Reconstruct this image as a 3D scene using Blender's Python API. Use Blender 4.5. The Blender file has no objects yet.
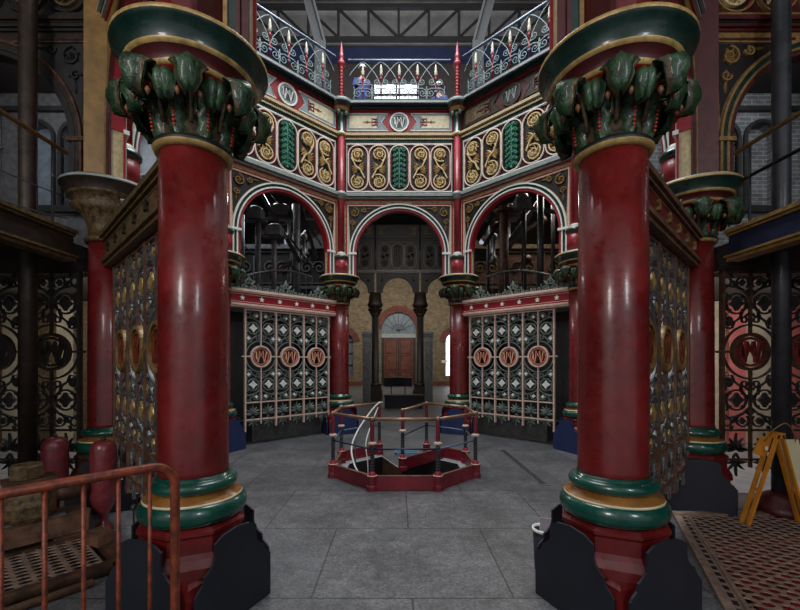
import bpy, math, random
from math import sin, cos, pi, radians, sqrt, atan2, hypot
from mathutils import Matrix, Vector
random.seed(7)
SC = bpy.context.scene
COL = SC.collection

# ------------------------------------------------------------------ camera, world, light, exposure
cam_d = bpy.data.cameras.new('camera'); cam = bpy.data.objects.new('camera', cam_d); COL.objects.link(cam)
cam.location = (-0.04, 0.0, 1.74); cam.rotation_euler = (radians(90), 0, 0)
cam_d.sensor_width = 36.0; cam_d.lens = 401.6/800*36.0
cam_d.shift_x = 2.3/800; cam_d.shift_y = 58/800; cam_d.clip_start = 0.05; cam_d.clip_end = 200
SC.camera = cam
SC.view_settings.view_transform = 'Standard'; SC.view_settings.look = 'None'
SC.view_settings.gamma = 1.0; SC.view_settings.use_curve_mapping = False
SC.view_settings.exposure = 0.12
try:
    SC.cycles.use_denoising = True
    SC.cycles.max_bounces = 6; SC.cycles.diffuse_bounces = 3; SC.cycles.glossy_bounces = 3
except Exception: pass
W = bpy.data.worlds.new('world'); SC.world = W; W.use_nodes = True
W.node_tree.nodes['Background'].inputs[0].default_value = (0.93, 0.95, 1.0, 1)
W.node_tree.nodes['Background'].inputs[1].default_value = 0.34

def area(name, loc, target, sx, sy, power, col=(1, 1, 1)):
    d = bpy.data.lights.new(name, 'AREA'); d.shape = 'RECTANGLE'; d.size = sx; d.size_y = sy; d.energy = power; d.color = col
    o = bpy.data.objects.new(name, d); COL.objects.link(o); o.location = loc
    o.rotation_euler = (Vector(target)-Vector(loc)).to_track_quat('-Z', 'Y').to_euler()
    return o
def point(name, loc, power, col=(1, 1, 1), r=0.15):
    d = bpy.data.lights.new(name, 'POINT'); d.energy = power; d.color = col; d.shadow_soft_size = r
    o = bpy.data.objects.new(name, d); COL.objects.link(o); o.location = loc; return o
area('octagon_fill', (0, 6.5, 14.2), (0, 6.5, 0), 6, 6, 1350, (0.92, 0.97, 1.0))  # added fill lamp under the closed ceiling, lights arcades and floor
area('window_light_behind_left', (-4.0, -4.5, 5.5), (0.5, 8, 4.5), 1.2, 2.6, 230, (1.0, 0.97, 0.93))
area('window_light_behind_right', (4.0, -4.5, 5.5), (-0.5, 8, 4.5), 1.0, 2.4, 130, (0.9, 0.95, 1.0))
area('hall_fill', (0, 25, 8.5), (0, 29.5, 1), 12, 4, 880, (1.0, 0.94, 0.84))  # fill lamp added to lift the dark far hall and its brick
area('right_bay_fill', (5.8, 6.0, 2.7), (5.2, 8.2, 0.8), 2.5, .8, 45, (1, 0.93, 0.9))  # added fill aimed at the wall behind the right grille
area('left_bay_fill', (-5.8, 6.0, 2.7), (-5.2, 8.2, 0.8), 2.5, .8, 30, (1, 0.95, 0.88))  # added lamp lifting the room behind the left grille
area('right_upper_fill', (7.0, 7.0, 7.6), (6.6, 9, 5), 2.5, 1.5, 60, (0.9, 0.95, 1))  # fill lamp added for the upper right outer bay
area('left_upper_fill', (-7.0, 7.0, 7.6), (-6.6, 9, 5), 2.5, 1.5, 55, (0.9, 0.95, 1))  # upper left outer bay gets an added fill lamp too
area('engine_fill_left', (-4.6, 13.6, 7.8), (-3.4, 12, 4), 2.5, 1.5, 220, (0.9, 0.95, 1))  # added lamp brightening the engine gear behind the left arch
area('engine_fill_right', (4.6, 13.6, 7.8), (3.4, 12, 4), 2.5, 1.5, 230, (1.0, 0.93, 0.85))  # added lamp, brightens the right engine gear

area('roof_fill', (0, 12.5, 10.5), (0, 17.5, 16.6), 9, 2, 900, (0.95, 0.97, 1))  # lamp added below the roof, aimed up to brighten the ceiling
area('crossing_fill', (0, 13.5, 7.9), (0, 17.5, 3), 3, 1.5, 90, (1, 0.96, 0.9))  # added fill in front of the far arcade
# ------------------------------------------------------------------ materials
def lin(c):
    c = c/255.0
    return c/12.92 if c <= 0.04045 else ((c+0.055)/1.055)**2.4
def S(r, g, b): return (lin(r), lin(g), lin(b), 1)
def mat(name, rgb, rough=0.5, metal=0.0, var=0.25, scale=6.0, bump=0.0, coat=0.0, second=None, detail=6.0):
    m = bpy.data.materials.new(name); m.use_nodes = True; nt = m.node_tree; n = nt.nodes; l = nt.links
    b = n['Principled BSDF']; c = S(*rgb)
    b.inputs['Roughness'].default_value = rough; b.inputs['Metallic'].default_value = metal
    b.inputs['Coat Weight'].default_value = coat; b.inputs['Coat Roughness'].default_value = 0.12
    tc = n.new('ShaderNodeTexCoord'); nz = n.new('ShaderNodeTexNoise'); nz.inputs['Scale'].default_value = scale
    nz.inputs['Detail'].default_value = detail; nz.inputs['Roughness'].default_value = 0.65
    l.new(tc.outputs['Object'], nz.inputs['Vector'])
    cr = n.new('ShaderNodeValToRGB'); l.new(nz.outputs['Fac'], cr.inputs['Fac'])
    c2 = S(*second) if second else tuple(x*(1-var) for x in c[:3])+(1,)
    cr.color_ramp.elements[0].position = 0.35; cr.color_ramp.elements[1].position = 0.65
    cr.color_ramp.elements[0].color = c2; cr.color_ramp.elements[1].color = tuple(min(1, x*(1+var*0.4)) for x in c[:3])+(1,)
    l.new(cr.outputs['Color'], b.inputs['Base Color'])
    if coat > 0:
        n3 = n.new('ShaderNodeTexNoise'); n3.inputs['Scale'].default_value = 9; n3.inputs['Detail'].default_value = 8; n3.inputs['Roughness'].default_value = 0.7
        l.new(tc.outputs['Object'], n3.inputs['Vector'])
        r3 = n.new('ShaderNodeMapRange'); r3.inputs[1].default_value = 0.35; r3.inputs[2].default_value = 0.7
        r3.inputs[3].default_value = max(.08, rough-.1); r3.inputs[4].default_value = rough+.3
        l.new(n3.outputs['Fac'], r3.inputs[0]); l.new(r3.outputs[0], b.inputs['Roughness'])
    if bump > 0:
        nb = n.new('ShaderNodeTexNoise'); nb.inputs['Scale'].default_value = scale*4; nb.inputs['Detail'].default_value = 4
        l.new(tc.outputs['Object'], nb.inputs['Vector'])
        bp = n.new('ShaderNodeBump'); bp.inputs['Strength'].default_value = bump; bp.inputs['Distance'].default_value = 0.02
        l.new(nb.outputs['Fac'], bp.inputs['Height']); l.new(bp.outputs['Normal'], b.inputs['Normal'])
    return m
def emis(name, rgb, s):
    m = bpy.data.materials.new(name); m.use_nodes = True; b = m.node_tree.nodes['Principled BSDF']
    b.inputs['Base Color'].default_value = (0.1, 0.1, 0.1, 1)
    b.inputs['Emission Color'].default_value = S(*rgb); b.inputs['Emission Strength'].default_value = s; return m
def brick_mat(name, c1, c2, mortar, scale=1.0, axis='XZ', bw=0.23, rh=0.075, ms=0.012, bump=0.4, offset=0.5, loc=(0, 0, 0), rough=0.8, noise=0.5, nscale=3.0, speck=False):
    m = bpy.data.materials.new(name); m.use_nodes = True; nt = m.node_tree; n = nt.nodes; l = nt.links
    b = n['Principled BSDF']; b.inputs['Roughness'].default_value = rough
    tc = n.new('ShaderNodeTexCoord'); sp = n.new('ShaderNodeSeparateXYZ'); cb = n.new('ShaderNodeCombineXYZ')
    l.new(tc.outputs['Object'], sp.inputs[0])
    ax = {'X': 0, 'Y': 1, 'Z': 2}
    l.new(sp.outputs[ax[axis[0]]], cb.inputs[0]); l.new(sp.outputs[ax[axis[1]]], cb.inputs[1])
    mp = n.new('ShaderNodeMapping'); mp.inputs['Location'].default_value = loc; l.new(cb.outputs[0], mp.inputs[0])
    br = n.new('ShaderNodeTexBrick'); br.inputs['Scale'].default_value = scale
    br.inputs['Brick Width'].default_value = bw; br.inputs['Row Height'].default_value = rh; br.inputs['Mortar Size'].default_value = ms
    br.inputs['Color1'].default_value = S(*c1); br.inputs['Color2'].default_value = S(*c2); br.inputs['Mortar'].default_value = S(*mortar)
    br.offset = offset; br.inputs['Bias'].default_value = 0.0
    l.new(mp.outputs[0], br.inputs['Vector'])
    nz = n.new('ShaderNodeTexNoise'); nz.inputs['Scale'].default_value = nscale; nz.inputs['Detail'].default_value = 8; nz.inputs['Roughness'].default_value = 0.7
    l.new(tc.outputs['Object'], nz.inputs['Vector'])
    mr = n.new('ShaderNodeMapRange'); mr.inputs[1].default_value = 0.3; mr.inputs[2].default_value = 0.7
    mr.inputs[3].default_value = 1-noise; mr.inputs[4].default_value = 1+noise*0.6; l.new(nz.outputs['Fac'], mr.inputs[0])
    mx = n.new('ShaderNodeVectorMath'); mx.operation = 'SCALE'; l.new(br.outputs['Color'], mx.inputs[0]); l.new(mr.outputs[0], mx.inputs['Scale'])
    last = mx.outputs[0]
    if speck:
        for (sc_, lo, hi, va, vb) in ((38, .38, .66, .62, 1.45), (9, .35, .65, .72, 1.22), (130, .66, .74, 1.0, 2.6)):
            nn_ = n.new('ShaderNodeTexNoise'); nn_.inputs['Scale'].default_value = sc_; nn_.inputs['Detail'].default_value = 5; nn_.inputs['Roughness'].default_value = .7
            l.new(tc.outputs['Object'], nn_.inputs['Vector']); m2 = n.new('ShaderNodeMapRange')
            m2.inputs[1].default_value = lo; m2.inputs[2].default_value = hi; m2.inputs[3].default_value = va; m2.inputs[4].default_value = vb
            l.new(nn_.outputs['Fac'], m2.inputs[0]); m3 = n.new('ShaderNodeVectorMath'); m3.operation = 'SCALE'
            l.new(last, m3.inputs[0]); l.new(m2.outputs[0], m3.inputs['Scale']); last = m3.outputs[0]
    l.new(last, b.inputs['Base Color'])
    bp = n.new('ShaderNodeBump'); bp.inputs['Strength'].default_value = bump; bp.inputs['Distance'].default_value = 0.02; bp.invert = True
    l.new(br.outputs['Fac'], bp.inputs['Height'])
    n2 = n.new('ShaderNodeTexNoise'); n2.inputs['Scale'].default_value = 45; n2.inputs['Detail'].default_value = 5; l.new(tc.outputs['Object'], n2.inputs['Vector'])
    b2 = n.new('ShaderNodeBump'); b2.inputs['Strength'].default_value = bump*0.6; b2.inputs['Distance'].default_value = 0.01
    l.new(n2.outputs['Fac'], b2.inputs['Height']); l.new(bp.outputs[0], b2.inputs['Normal']); l.new(b2.outputs[0], b.inputs['Normal'])
    return m

M = {}
M['shaft'] = mat('deep_red_gloss', (112, 25, 26), 0.3, 0, 0.4, 2.5, 0.08, 0.3)
M['red'] = mat('crimson_paint', (150, 24, 38), 0.4, 0, 0.2, 5, 0.03, 0.3)
M['dred'] = mat('dark_red_paint', (74, 17, 20), 0.4, 0, 0.3, 5, 0.03, 0.2)
M['orange_red'] = mat('orange_red_paint', (185, 42, 30), 0.4, 0, 0.2, 5)
M['green'] = mat('bottle_green_paint', (10, 48, 40), 0.28, 0, 0.35, 5, 0.03, 0.5)
M['tgreen'] = mat('teal_green_gloss', (8, 70, 58), 0.22, 0, 0.3, 4, 0.02, 0.6)
M['dgreen'] = mat('dark_green_paint', (14, 46, 40), 0.3, 0, 0.3, 5, 0.02, 0.4)
M['leaf'] = mat('leaf_green', (40, 76, 42), 0.4, 0, 0.5, 16, 0.35, 0.2, second=(12, 26, 16))
M['leafedge'] = mat('leaf_brown_green', (96, 80, 52), 0.5, 0, 0.5, 26, 0.15, 0.2, second=(26, 28, 20))
M['gold'] = mat('old_gold_paint', (188, 156, 96), 0.4, 0.15, 0.45, 14, 0.1)
M['dgold'] = mat('dull_gold_paint', (148, 116, 68), 0.45, 0.15, 0.45, 14, 0.1)
M['ochre'] = mat('ochre_paint', (142, 98, 46), 0.3, 0, 0.35, 4, 0.03, 0.3, second=(112, 66, 24))
M['ochreboard'] = mat('ochre_brown_board', (138, 104, 52), 0.5, 0, 0.35, 6, 0.05)
M['cream'] = mat('cream_paint', (222, 210, 176), 0.45, 0, 0.25, 9, 0.03)
M['tan'] = mat('tan_stone_paint', (196, 178, 138), 0.5, 0, 0.3, 18, 0.04)
M['pink'] = mat('pale_pink_paint', (222, 190, 176), 0.4, 0, 0.2, 10)
M['white'] = mat('off_white_paint', (232, 234, 228), 0.4, 0, 0.15, 10)
M['grey'] = mat('grey_blue_paint', (150, 158, 155), 0.4, 0, 0.25, 9)
M['bluegrey'] = mat('blue_grey_paint', (132, 152, 156), 0.45, 0, 0.2, 9)
M['lgrey'] = mat('grey_green_iron', (116, 130, 124), 0.4, 0.1, 0.35, 20, 0.1)
M['goldl'] = mat('pale_gold_leafwork', (228, 202, 150), 0.45, 0.05, 0.4, 16, 0.1)
M['midg'] = mat('verdigris_green_leafwork', (84, 150, 126), 0.45, 0, 0.5, 18, 0.1, second=(30, 96, 76))
M['creamw'] = mat('cream_white_line', (240, 222, 208), 0.4, 0, 0.15, 10)
M['pale'] = mat('pale_cream_spear', (226, 220, 200), 0.45, 0, 0.25, 20)
M['kerbred'] = mat('kerb_dark_red', (124, 26, 42), 0.4, 0, 0.3, 6, 0.05, 0.2)
M['berry'] = mat('brown_gold_berry', (128, 78, 48), 0.4, 0, 0.4, 14)
M['black'] = mat('black_paint', (16, 17, 20), 0.5, 0, 0.2, 8)
M['blackred'] = mat('near_black_red_paint_and_shade', (22, 10, 11), 0.5, 0, 0.2, 8)  # paint on spandrels and dots; painted shade in frieze openings and capital gaps
M['navy'] = mat('navy_paint', (24, 34, 62), 0.45, 0, 0.25, 5, 0.02, 0.1)
M['railblue'] = mat('slate_blue_rail', (96, 110, 140), 0.35, 0.2, 0.25, 12)
M['guardblue'] = mat('navy_board', (30, 44, 88), 0.55, 0, 0.25, 4, 0.04)
M['guarddark'] = mat('blue_black_board', (28, 31, 42), 0.6, 0, 0.2, 4, 0.04)
M['iron'] = mat('brown_black_iron', (58, 46, 38), 0.5, 0.3, 0.5, 10, 0.15)
M['ironblk'] = mat('blackened_iron', (44, 42, 42), 0.5, 0.15, 0.4, 8, 0.1)
M['irongrey'] = mat('grey_iron', (100, 100, 102), 0.45, 0.15, 0.4, 8, 0.1)
M['irondk'] = mat('dark_blue_grey_iron', (52, 54, 60), 0.4, 0.15, 0.4, 6, 0.08, 0.2)
M['rustiron'] = mat('rusted_iron', (92, 62, 44), 0.6, 0.2, 0.5, 9, 0.3, second=(48, 30, 22))
M['rustorange'] = mat('rust_orange_paint', (138, 62, 36), 0.42, 0.1, 0.5, 18, 0.15, second=(84, 40, 28))
M['rawcap'] = mat('bare_brown_casting', (108, 88, 58), 0.5, 0.2, 0.6, 20, 0.3, second=(52, 38, 26))
M['timber'] = mat('worn_timber', (110, 78, 58), 0.65, 0, 0.5, 7, 0.3, second=(66, 44, 32))
M['brass'] = mat('brass_rail', (186, 156, 104), 0.35, 0.6, 0.3, 10)
M['railbrown'] = mat('brown_handrail', (150, 116, 92), 0.3, 0.4, 0.35, 12, 0.05)
M['plate'] = mat('worn_iron_plate', (146, 122, 108), 0.5, 0.25, 0.4, 12, 0.2)
M['rustred'] = mat('oxide_red_paint', (158, 40, 36), 0.5, 0, 0.4, 6, 0.1, second=(70, 22, 22))
M['postred'] = mat('red_cast_post', (122, 44, 50), 0.35, 0, 0.4, 14, 0.15, 0.3)
M['yellow'] = mat('yellow_orange_plastic', (204, 132, 38), 0.4, 0, 0.2, 6)
M['paleboard'] = mat('cream_sign_board', (236, 226, 186), 0.4, 0, 0.1, 6)
M['plaster'] = mat('dingy_ceiling_plaster', (116, 114, 112), 0.8, 0, 0.3, 1.5, 0.1)
M['truss'] = mat('dark_roof_steel', (22, 22, 24), 0.6, 0.2, 0.3, 4)
M['deck'] = mat('dark_deck', (48, 42, 40), 0.8, 0, 0.3, 4, 0.1)
M['concrete'] = mat('dark_stone_block', (86, 86, 86), 0.7, 0, 0.4, 6, 0.3)
M['pale_floor'] = mat('pale_grey_screed', (150, 152, 154), 0.6, 0, 0.2, 3, 0.05)
M['pinkboard'] = mat('pink_red_hoarding', (176, 96, 90), 0.6, 0, 0.3, 3)
M['beigeboard'] = mat('beige_hoarding', (168, 156, 134), 0.7, 0, 0.3, 3)
M['glass_grey'] = mat('frosted_grey_glass', (112, 122, 132), 0.3, 0, 0.35, 5)
M['doorwood'] = mat('varnished_door_wood', (104, 56, 38), 0.4, 0, 0.35, 3, 0.05, 0.2, second=(86, 42, 28))
M['skin'] = mat('skin', (190, 145, 120), 0.5, 0, 0.1)
M['boiler'] = mat('blue_boiler_suit', (52, 66, 128), 0.8, 0, 0.3, 8)
M['bluetray'] = mat('pale_blue_plastic', (120, 156, 184), 0.5, 0, 0.1)
M['paper'] = mat('pale_pink_paper', (190, 176, 190), 0.7, 0, 0.15)
M['whitetube'] = mat('white_tube', (206, 206, 200), 0.35, 0, 0.15)
M['floor'] = brick_mat('stone_slab_floor', (96, 95, 97), (82, 83, 86), (60, 57, 53), 1.0, 'XY', 1.5, 1.25, 0.007, 0.5, 0.5, (1.43, -2.97, 0), 0.48, 0.5, 1.6, speck=True)
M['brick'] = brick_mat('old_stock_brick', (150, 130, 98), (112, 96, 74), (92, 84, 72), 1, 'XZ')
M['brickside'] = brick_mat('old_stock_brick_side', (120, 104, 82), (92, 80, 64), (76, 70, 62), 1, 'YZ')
M['brickgrey'] = brick_mat('grey_brick', (112, 112, 112), (90, 92, 96), (140, 140, 138), 1, 'XZ', 0.3, 0.1, 0.012)
M['brickred'] = brick_mat('red_brick', (128, 62, 50), (104, 48, 40), (80, 60, 52), 1, 'XZ', 0.2, 0.07, 0.01)
M['sky_win'] = emis('daylight_window', (236, 244, 255), 2.2)
M['sky_win_dim'] = emis('dim_daylight_window', (190, 205, 225), 0.5)

# ------------------------------------------------------------------ mesh builder
class MB:
    def __init__(s): s.v = []; s.f = []; s.mi = []; s.mats = []; s.cur = 0; s.sm = []; s.smooth = False
    def m(s, name):
        mt = M[name]
        if mt not in s.mats: s.mats.append(mt)
        s.cur = s.mats.index(mt); return s
    def face(s, idx): s.f.append(tuple(idx)); s.mi.append(s.cur); s.sm.append(s.smooth)
    def add(s, vs, fs, T=None):
        o = len(s.v)
        for v in vs: s.v.append(tuple(T @ Vector(v)) if T else tuple(v))
        for f in fs: s.face([i+o for i in f])
    def box(s, x0, x1, y0, y1, z0, z1, T=None):
        vs = [(x, y, z) for z in (z0, z1) for y in (y0, y1) for x in (x0, x1)]
        s.add(vs, [(0, 2, 3, 1), (4, 5, 7, 6), (0, 1, 5, 4), (2, 6, 7, 3), (0, 4, 6, 2), (1, 3, 7, 5)], T)
    def bar(s, p, q, w, h=None, up=(0, 0, 1)):
        h = h or w; p = Vector(p); q = Vector(q); d = (q-p); L = d.length; d.normalize(); u = Vector(up)
        if abs(d.dot(u)) > 0.98: u = Vector((0, 1, 0))
        a = d.cross(u).normalized(); b = a.cross(d)
        T = Matrix((( a.x, d.x, b.x, p.x), (a.y, d.y, b.y, p.y), (a.z, d.z, b.z, p.z), (0, 0, 0, 1)))
        s.box(-w/2, w/2, 0, L, -h/2, h/2, T)
    def lathe(s, prof, n=24, cx=0, cy=0, T=None, phase=0.0, mats=None, smooth=True, caps=True):
        o = s.smooth; s.smooth = smooth; vs = []; k = len(prof)
        for (r, z) in prof:
            for i in range(n):
                a = 2*pi*i/n+phase; vs.append((cx+r*cos(a), cy+r*sin(a), z))
        base = len(s.v)
        for v in vs: s.v.append(tuple(T @ Vector(v)) if T else v)
        for j in range(k-1):
            if mats: s.m(mats[j])
            for i in range(n):
                i2 = (i+1) % n
                s.face([base+j*n+i, base+j*n+i2, base+(j+1)*n+i2, base+(j+1)*n+i])
        s.smooth = False
        if caps:
            if prof[0][0] > 1e-4: s.face([base+i for i in range(n)][::-1])
            if prof[-1][0] > 1e-4: s.face([base+(k-1)*n+i for i in range(n)])
        s.smooth = o
    def tube(s, pts, r, n=6, closed=False, rads=None):
        o = s.smooth; s.smooth = True; pts = [Vector(p) for p in pts]; N = len(pts); base = len(s.v)
        up = None
        for i, p in enumerate(pts):
            a = pts[i-1] if (i > 0 or closed) else pts[i]; b = pts[(i+1) % N] if (i < N-1 or closed) else pts[i]
            d = (b-a).normalized()
            if up is None: up = Vector((0, 0, 1)) if abs(d.z) < 0.9 else Vector((1, 0, 0))
            u = (up-d*up.dot(d)).normalized(); up = u; w = d.cross(u); rr = rads[i] if rads else r
            for j in range(n):
                t = 2*pi*j/n; s.v.append(tuple(p+(u*cos(t)+w*sin(t))*rr))
        for i in range(N if closed else N-1):
            for j in range(n):
                j2 = (j+1) % n; i2 = (i+1) % N
                s.face([base+i*n+j, base+i*n+j2, base+i2*n+j2, base+i2*n+j])
        s.smooth = False
        if not closed:
            s.face([base+j for j in range(n)][::-1]); s.face([base+(N-1)*n+j for j in range(n)])
        s.smooth = o
    def strip(s, pts, w, y0, y1, closed=False, ws=None):
        """2D polyline (x,z) as flat iron strip, front at y0, back y1"""
        N = len(pts); base = len(s.v)
        for i, (x, z) in enumerate(pts):
            a = pts[i-1] if (i > 0 or closed) else pts[i]; b = pts[(i+1) % N] if (i < N-1 or closed) else pts[i]
            dx, dz = b[0]-a[0], b[1]-a[1]; L = hypot(dx, dz) or 1; nx, nz = -dz/L, dx/L; ww = (ws[i] if ws else w)/2
            s.v += [(x+nx*ww, y0, z+nz*ww), (x-nx*ww, y0, z-nz*ww), (x-nx*ww, y1, z-nz*ww), (x+nx*ww, y1, z+nz*ww)]
        for i in range(N if closed else N-1):
            p = base+4*i; q = base+4*((i+1) % N)
            for j in range(4):
                k = (j+1) % 4; s.face([p+j, q+j, q+k, p+k])
        if not closed:
            s.face([base+j for j in range(4)]); s.face([base+4*(N-1)+j for j in range(4)][::-1])
    def prism(s, pts, y0, y1):
        N = len(pts); base = len(s.v)
        for y in (y0, y1):
            for (x, z) in pts: s.v.append((x, y, z))
        s.face([base+i for i in range(N)]); s.face([base+N+i for i in range(N)][::-1])
        for i in range(N):
            j = (i+1) % N; s.face([base+j, base+i, base+N+i, base+N+j])
    def hprism(s, pts, z0, z1):
        N = len(pts); base = len(s.v)
        for z in (z0, z1):
            for (x, y) in pts: s.v.append((x, y, z))
        s.face([base+i for i in range(N)][::-1]); s.face([base+N+i for i in range(N)])
        for i in range(N):
            j = (i+1) % N; s.face([base+i, base+j, base+N+j, base+N+i])
    def ring(s, cx, cz, r0, r1, y0, y1, a0=0, a1=2*pi, n=32):
        w = r1-r0; r = (r0+r1)/2; full = abs(a1-a0-2*pi) < 1e-6
        pts = [(cx+r*cos(a0+(a1-a0)*i/n), cz+r*sin(a0+(a1-a0)*i/n)) for i in range(n if full else n+1)]
        s.strip(pts, w, y0, y1, closed=full)
    def disc(s, cx, cz, r, y0, y1, n=20):
        s.prism([(cx+r*cos(2*pi*i/n), cz+r*sin(2*pi*i/n)) for i in range(n)], y0, y1)
    def tear(s, x, z, ang, L, wd, y0, y1, curl=0.0):
        k = 6; P = []; a = ang; px, pz = x, z; mid = []
        for i in range(k+1):
            mid.append((px, pz, a)); px += cos(a)*L/k; pz += sin(a)*L/k; a += curl/k
        A = []; B = []
        for i, (mx, mz, ma) in enumerate(mid):
            t = i/k; ww = wd/2*sin(pi*min(1, t*0.92+0.06))**0.8
            A.append((mx-sin(ma)*ww, mz+cos(ma)*ww)); B.append((mx+sin(ma)*ww, mz-cos(ma)*ww))
        base = len(s.v); N = len(A)
        for p in A: s.v.append((p[0], y1, p[1]))
        for q in mid: s.v.append((q[0], y0, q[1]))
        for p in B: s.v.append((p[0], y1, p[1]))
        for i in range(N-1):
            s.face([base+i, base+i+1, base+N+i+1, base+N+i]); s.face([base+N+i, base+N+i+1, base+2*N+i+1, base+2*N+i])
    def build(s, name, parent=None, mats=None, auto=False):
        me = bpy.data.meshes.new(name); me.from_pydata(s.v, [], s.f)
        for mt in (mats or s.mats): me.materials.append(mt)
        me.polygons.foreach_set('material_index', s.mi); me.polygons.foreach_set('use_smooth', s.sm); me.update()
        o = bpy.data.objects.new(name, me); COL.objects.link(o)
        if parent: o.parent = parent
        return o
def one(fn, matname, name, parent=None):
    b = MB(); b.m(matname); fn(b); return b.build(name, parent)
def tag(o, label=None, cat=None, group=None, kind=None):
    if label: o['label'] = label
    if cat: o['category'] = cat
    if group: o['group'] = group
    if kind: o['kind'] = kind
    return o
def thing(name, label, cat, loc=(0, 0, 0), rz=0, group=None):
    o = bpy.data.objects.new(name, None); o.empty_display_size = 0.1; COL.objects.link(o)
    o.location = loc; o.rotation_euler = (0, 0, rz); return tag(o, label, cat, group)
def copy_tree(o, parent=None, label=None, loc=None, rz=None, kids=None):
    if kids is None:
        kids = {}
        for x in SC.objects:
            if x.parent: kids.setdefault(x.parent.name, []).append(x)
    c = o.copy(); COL.objects.link(c); c.parent = parent
    for ch in kids.get(o.name, []): copy_tree(ch, c, kids=kids)
    if label: c['label'] = label
    if loc is not None: c.location = loc
    if rz is not None: c.rotation_euler = (0, 0, rz)
    return c
def struct(b, name):
    return tag(b.build(name), kind='structure')

# ------------------------------------------------------------------ plan
OC = (0.0, 6.504); AP = 3.621; RV = 3.92
def vpos(a): a = radians(a); return (OC[0]+RV*cos(a), OC[1]+RV*sin(a))
def spos(a): a = radians(a); return (OC[0]+AP*cos(a), OC[1]+AP*sin(a))
PIT = (0.06, 6.58); PS = 0.9; PH = PS/2+PS/sqrt(2)
PV = {'A': (-.45, -PH), 'B': (.45, -PH), 'D': (PH, -.45), 'H': (PH, .45), 'G': (.45, PH), 'F': (-.45, PH), 'E': (-PH, .45), 'C': (-PH, -.45)}
PV = {k: (v[0]+PIT[0], v[1]+PIT[1]) for k, v in PV.items()}
PV['I'] = (PIT[0]-0.02, PIT[1]-0.06)

# ------------------------------------------------------------------ the setting
b = MB(); b.m('floor')
X0, X1, Y0, Y1 = -13, 13, -4, 33.2; sq = 1.5; cx, cy = PIT
q = [(cx-sq, cy-sq), (cx+sq, cy-sq), (cx+sq, cy+sq), (cx-sq, cy+sq)]
def fq(x0, x1, y0, y1): b.add([(x0, y0, 0), (x1, y0, 0), (x1, y1, 0), (x0, y1, 0)], [(0, 1, 2, 3)])
# holes for the floor gratings: left (lx) and right (rx)
GL = (-4.3, -1.96, 2.0, 3.75); GR = (1.95, 5.6, 1.2, 4.62)
fq(X0, X1, q[2][1], Y1); fq(X0, q[0][0], 4.62, q[2][1]); fq(q[1][0], X1, 4.62, q[2][1]); fq(q[0][0], q[1][0], 4.62, q[0][1])
fq(X0, GR[0], 1.2, 4.62); fq(GR[1], X1, 1.2, 4.62); fq(X0, X1, Y0, 1.2)
ordr = ['A', 'B', 'D', 'H', 'G', 'F', 'E', 'C']
o8 = [(PV[k][0], PV[k][1], 0) for k in ordr]; qq = [(p[0], p[1], 0) for p in q]
b.add(o8+qq, [(0, 8, 9, 1), (1, 9, 2), (2, 9, 10, 3), (3, 10, 4), (4, 10, 11, 5), (5, 11, 6), (6, 11, 8, 7), (7, 8, 0)])
b.add([(PV['F'][0], PV['F'][1], 0), (PV['I'][0], PV['I'][1], 0), (PV['G'][0], PV['G'][1], 0)], [(0, 1, 2)])
struct(b, 'floor')
b = MB()
hole = ['A', 'B', 'D', 'H', 'G', 'I', 'F', 'E', 'C']
def inset(k, d):
    if k in 'I': return PV[k]
    x, y = PV[k]; L = hypot(x-PIT[0], y-PIT[1]); t = (L-d)/L; return (PIT[0]+(x-PIT[0])*t, PIT[1]+(y-PIT[1])*t)
for i in range(len(hole)):
    k0, k1 = hole[i], hole[(i+1) % len(hole)]; p, q_ = PV[k0], PV[k1]
    b.m('timber' if 'F' in (k0+k1) and 'I' in (k0+k1) else 'ironblk')
    pi_, qi_ = inset(k0, .16), inset(k1, .16)
    b.add([(pi_[0], pi_[1], -.01), (qi_[0], qi_[1], -.01), (qi_[0], qi_[1], -1.0), (pi_[0], pi_[1], -1.0)], [(0, 1, 2, 3)])
    if 'I' not in (k0+k1):
        b.m('pale_floor'); b.add([(p[0], p[1], -.01), (q_[0], q_[1], -.01), (qi_[0], qi_[1], -.01), (pi_[0], pi_[1], -.01)], [(0, 1, 2, 3)])
b.m('pale_floor'); b.hprism([inset('C', .16), inset('A', .16), (PIT[0]+.05, PIT[1]-.9), (PIT[0]-.1, PIT[1]-.25), (PIT[0]-.55, PIT[1]-.2)], -.42, -.36)
b.m('ironblk'); b.hprism([PV[k] for k in ordr], -1.05, -1.0)
struct(b, 'floor_pit')
for (g, nm, mm) in ((GR, 'floor_trench_right', 'rustred'),):
    b = MB(); b.m(mm); b.box(g[0], g[1], g[2], g[3], -.24, -.22)
    b.m('black'); b.box(g[0], g[0]+.02, g[2], g[3], -.22, -.001); b.box(g[1]-.02, g[1], g[2], g[3], -.22, -.001); b.box(g[0], g[1], g[3]-.02, g[3], -.22, -.001); b.box(g[0], g[1], g[2], g[2]+.02, -.22, -.001)
    struct(b, nm)

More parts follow.
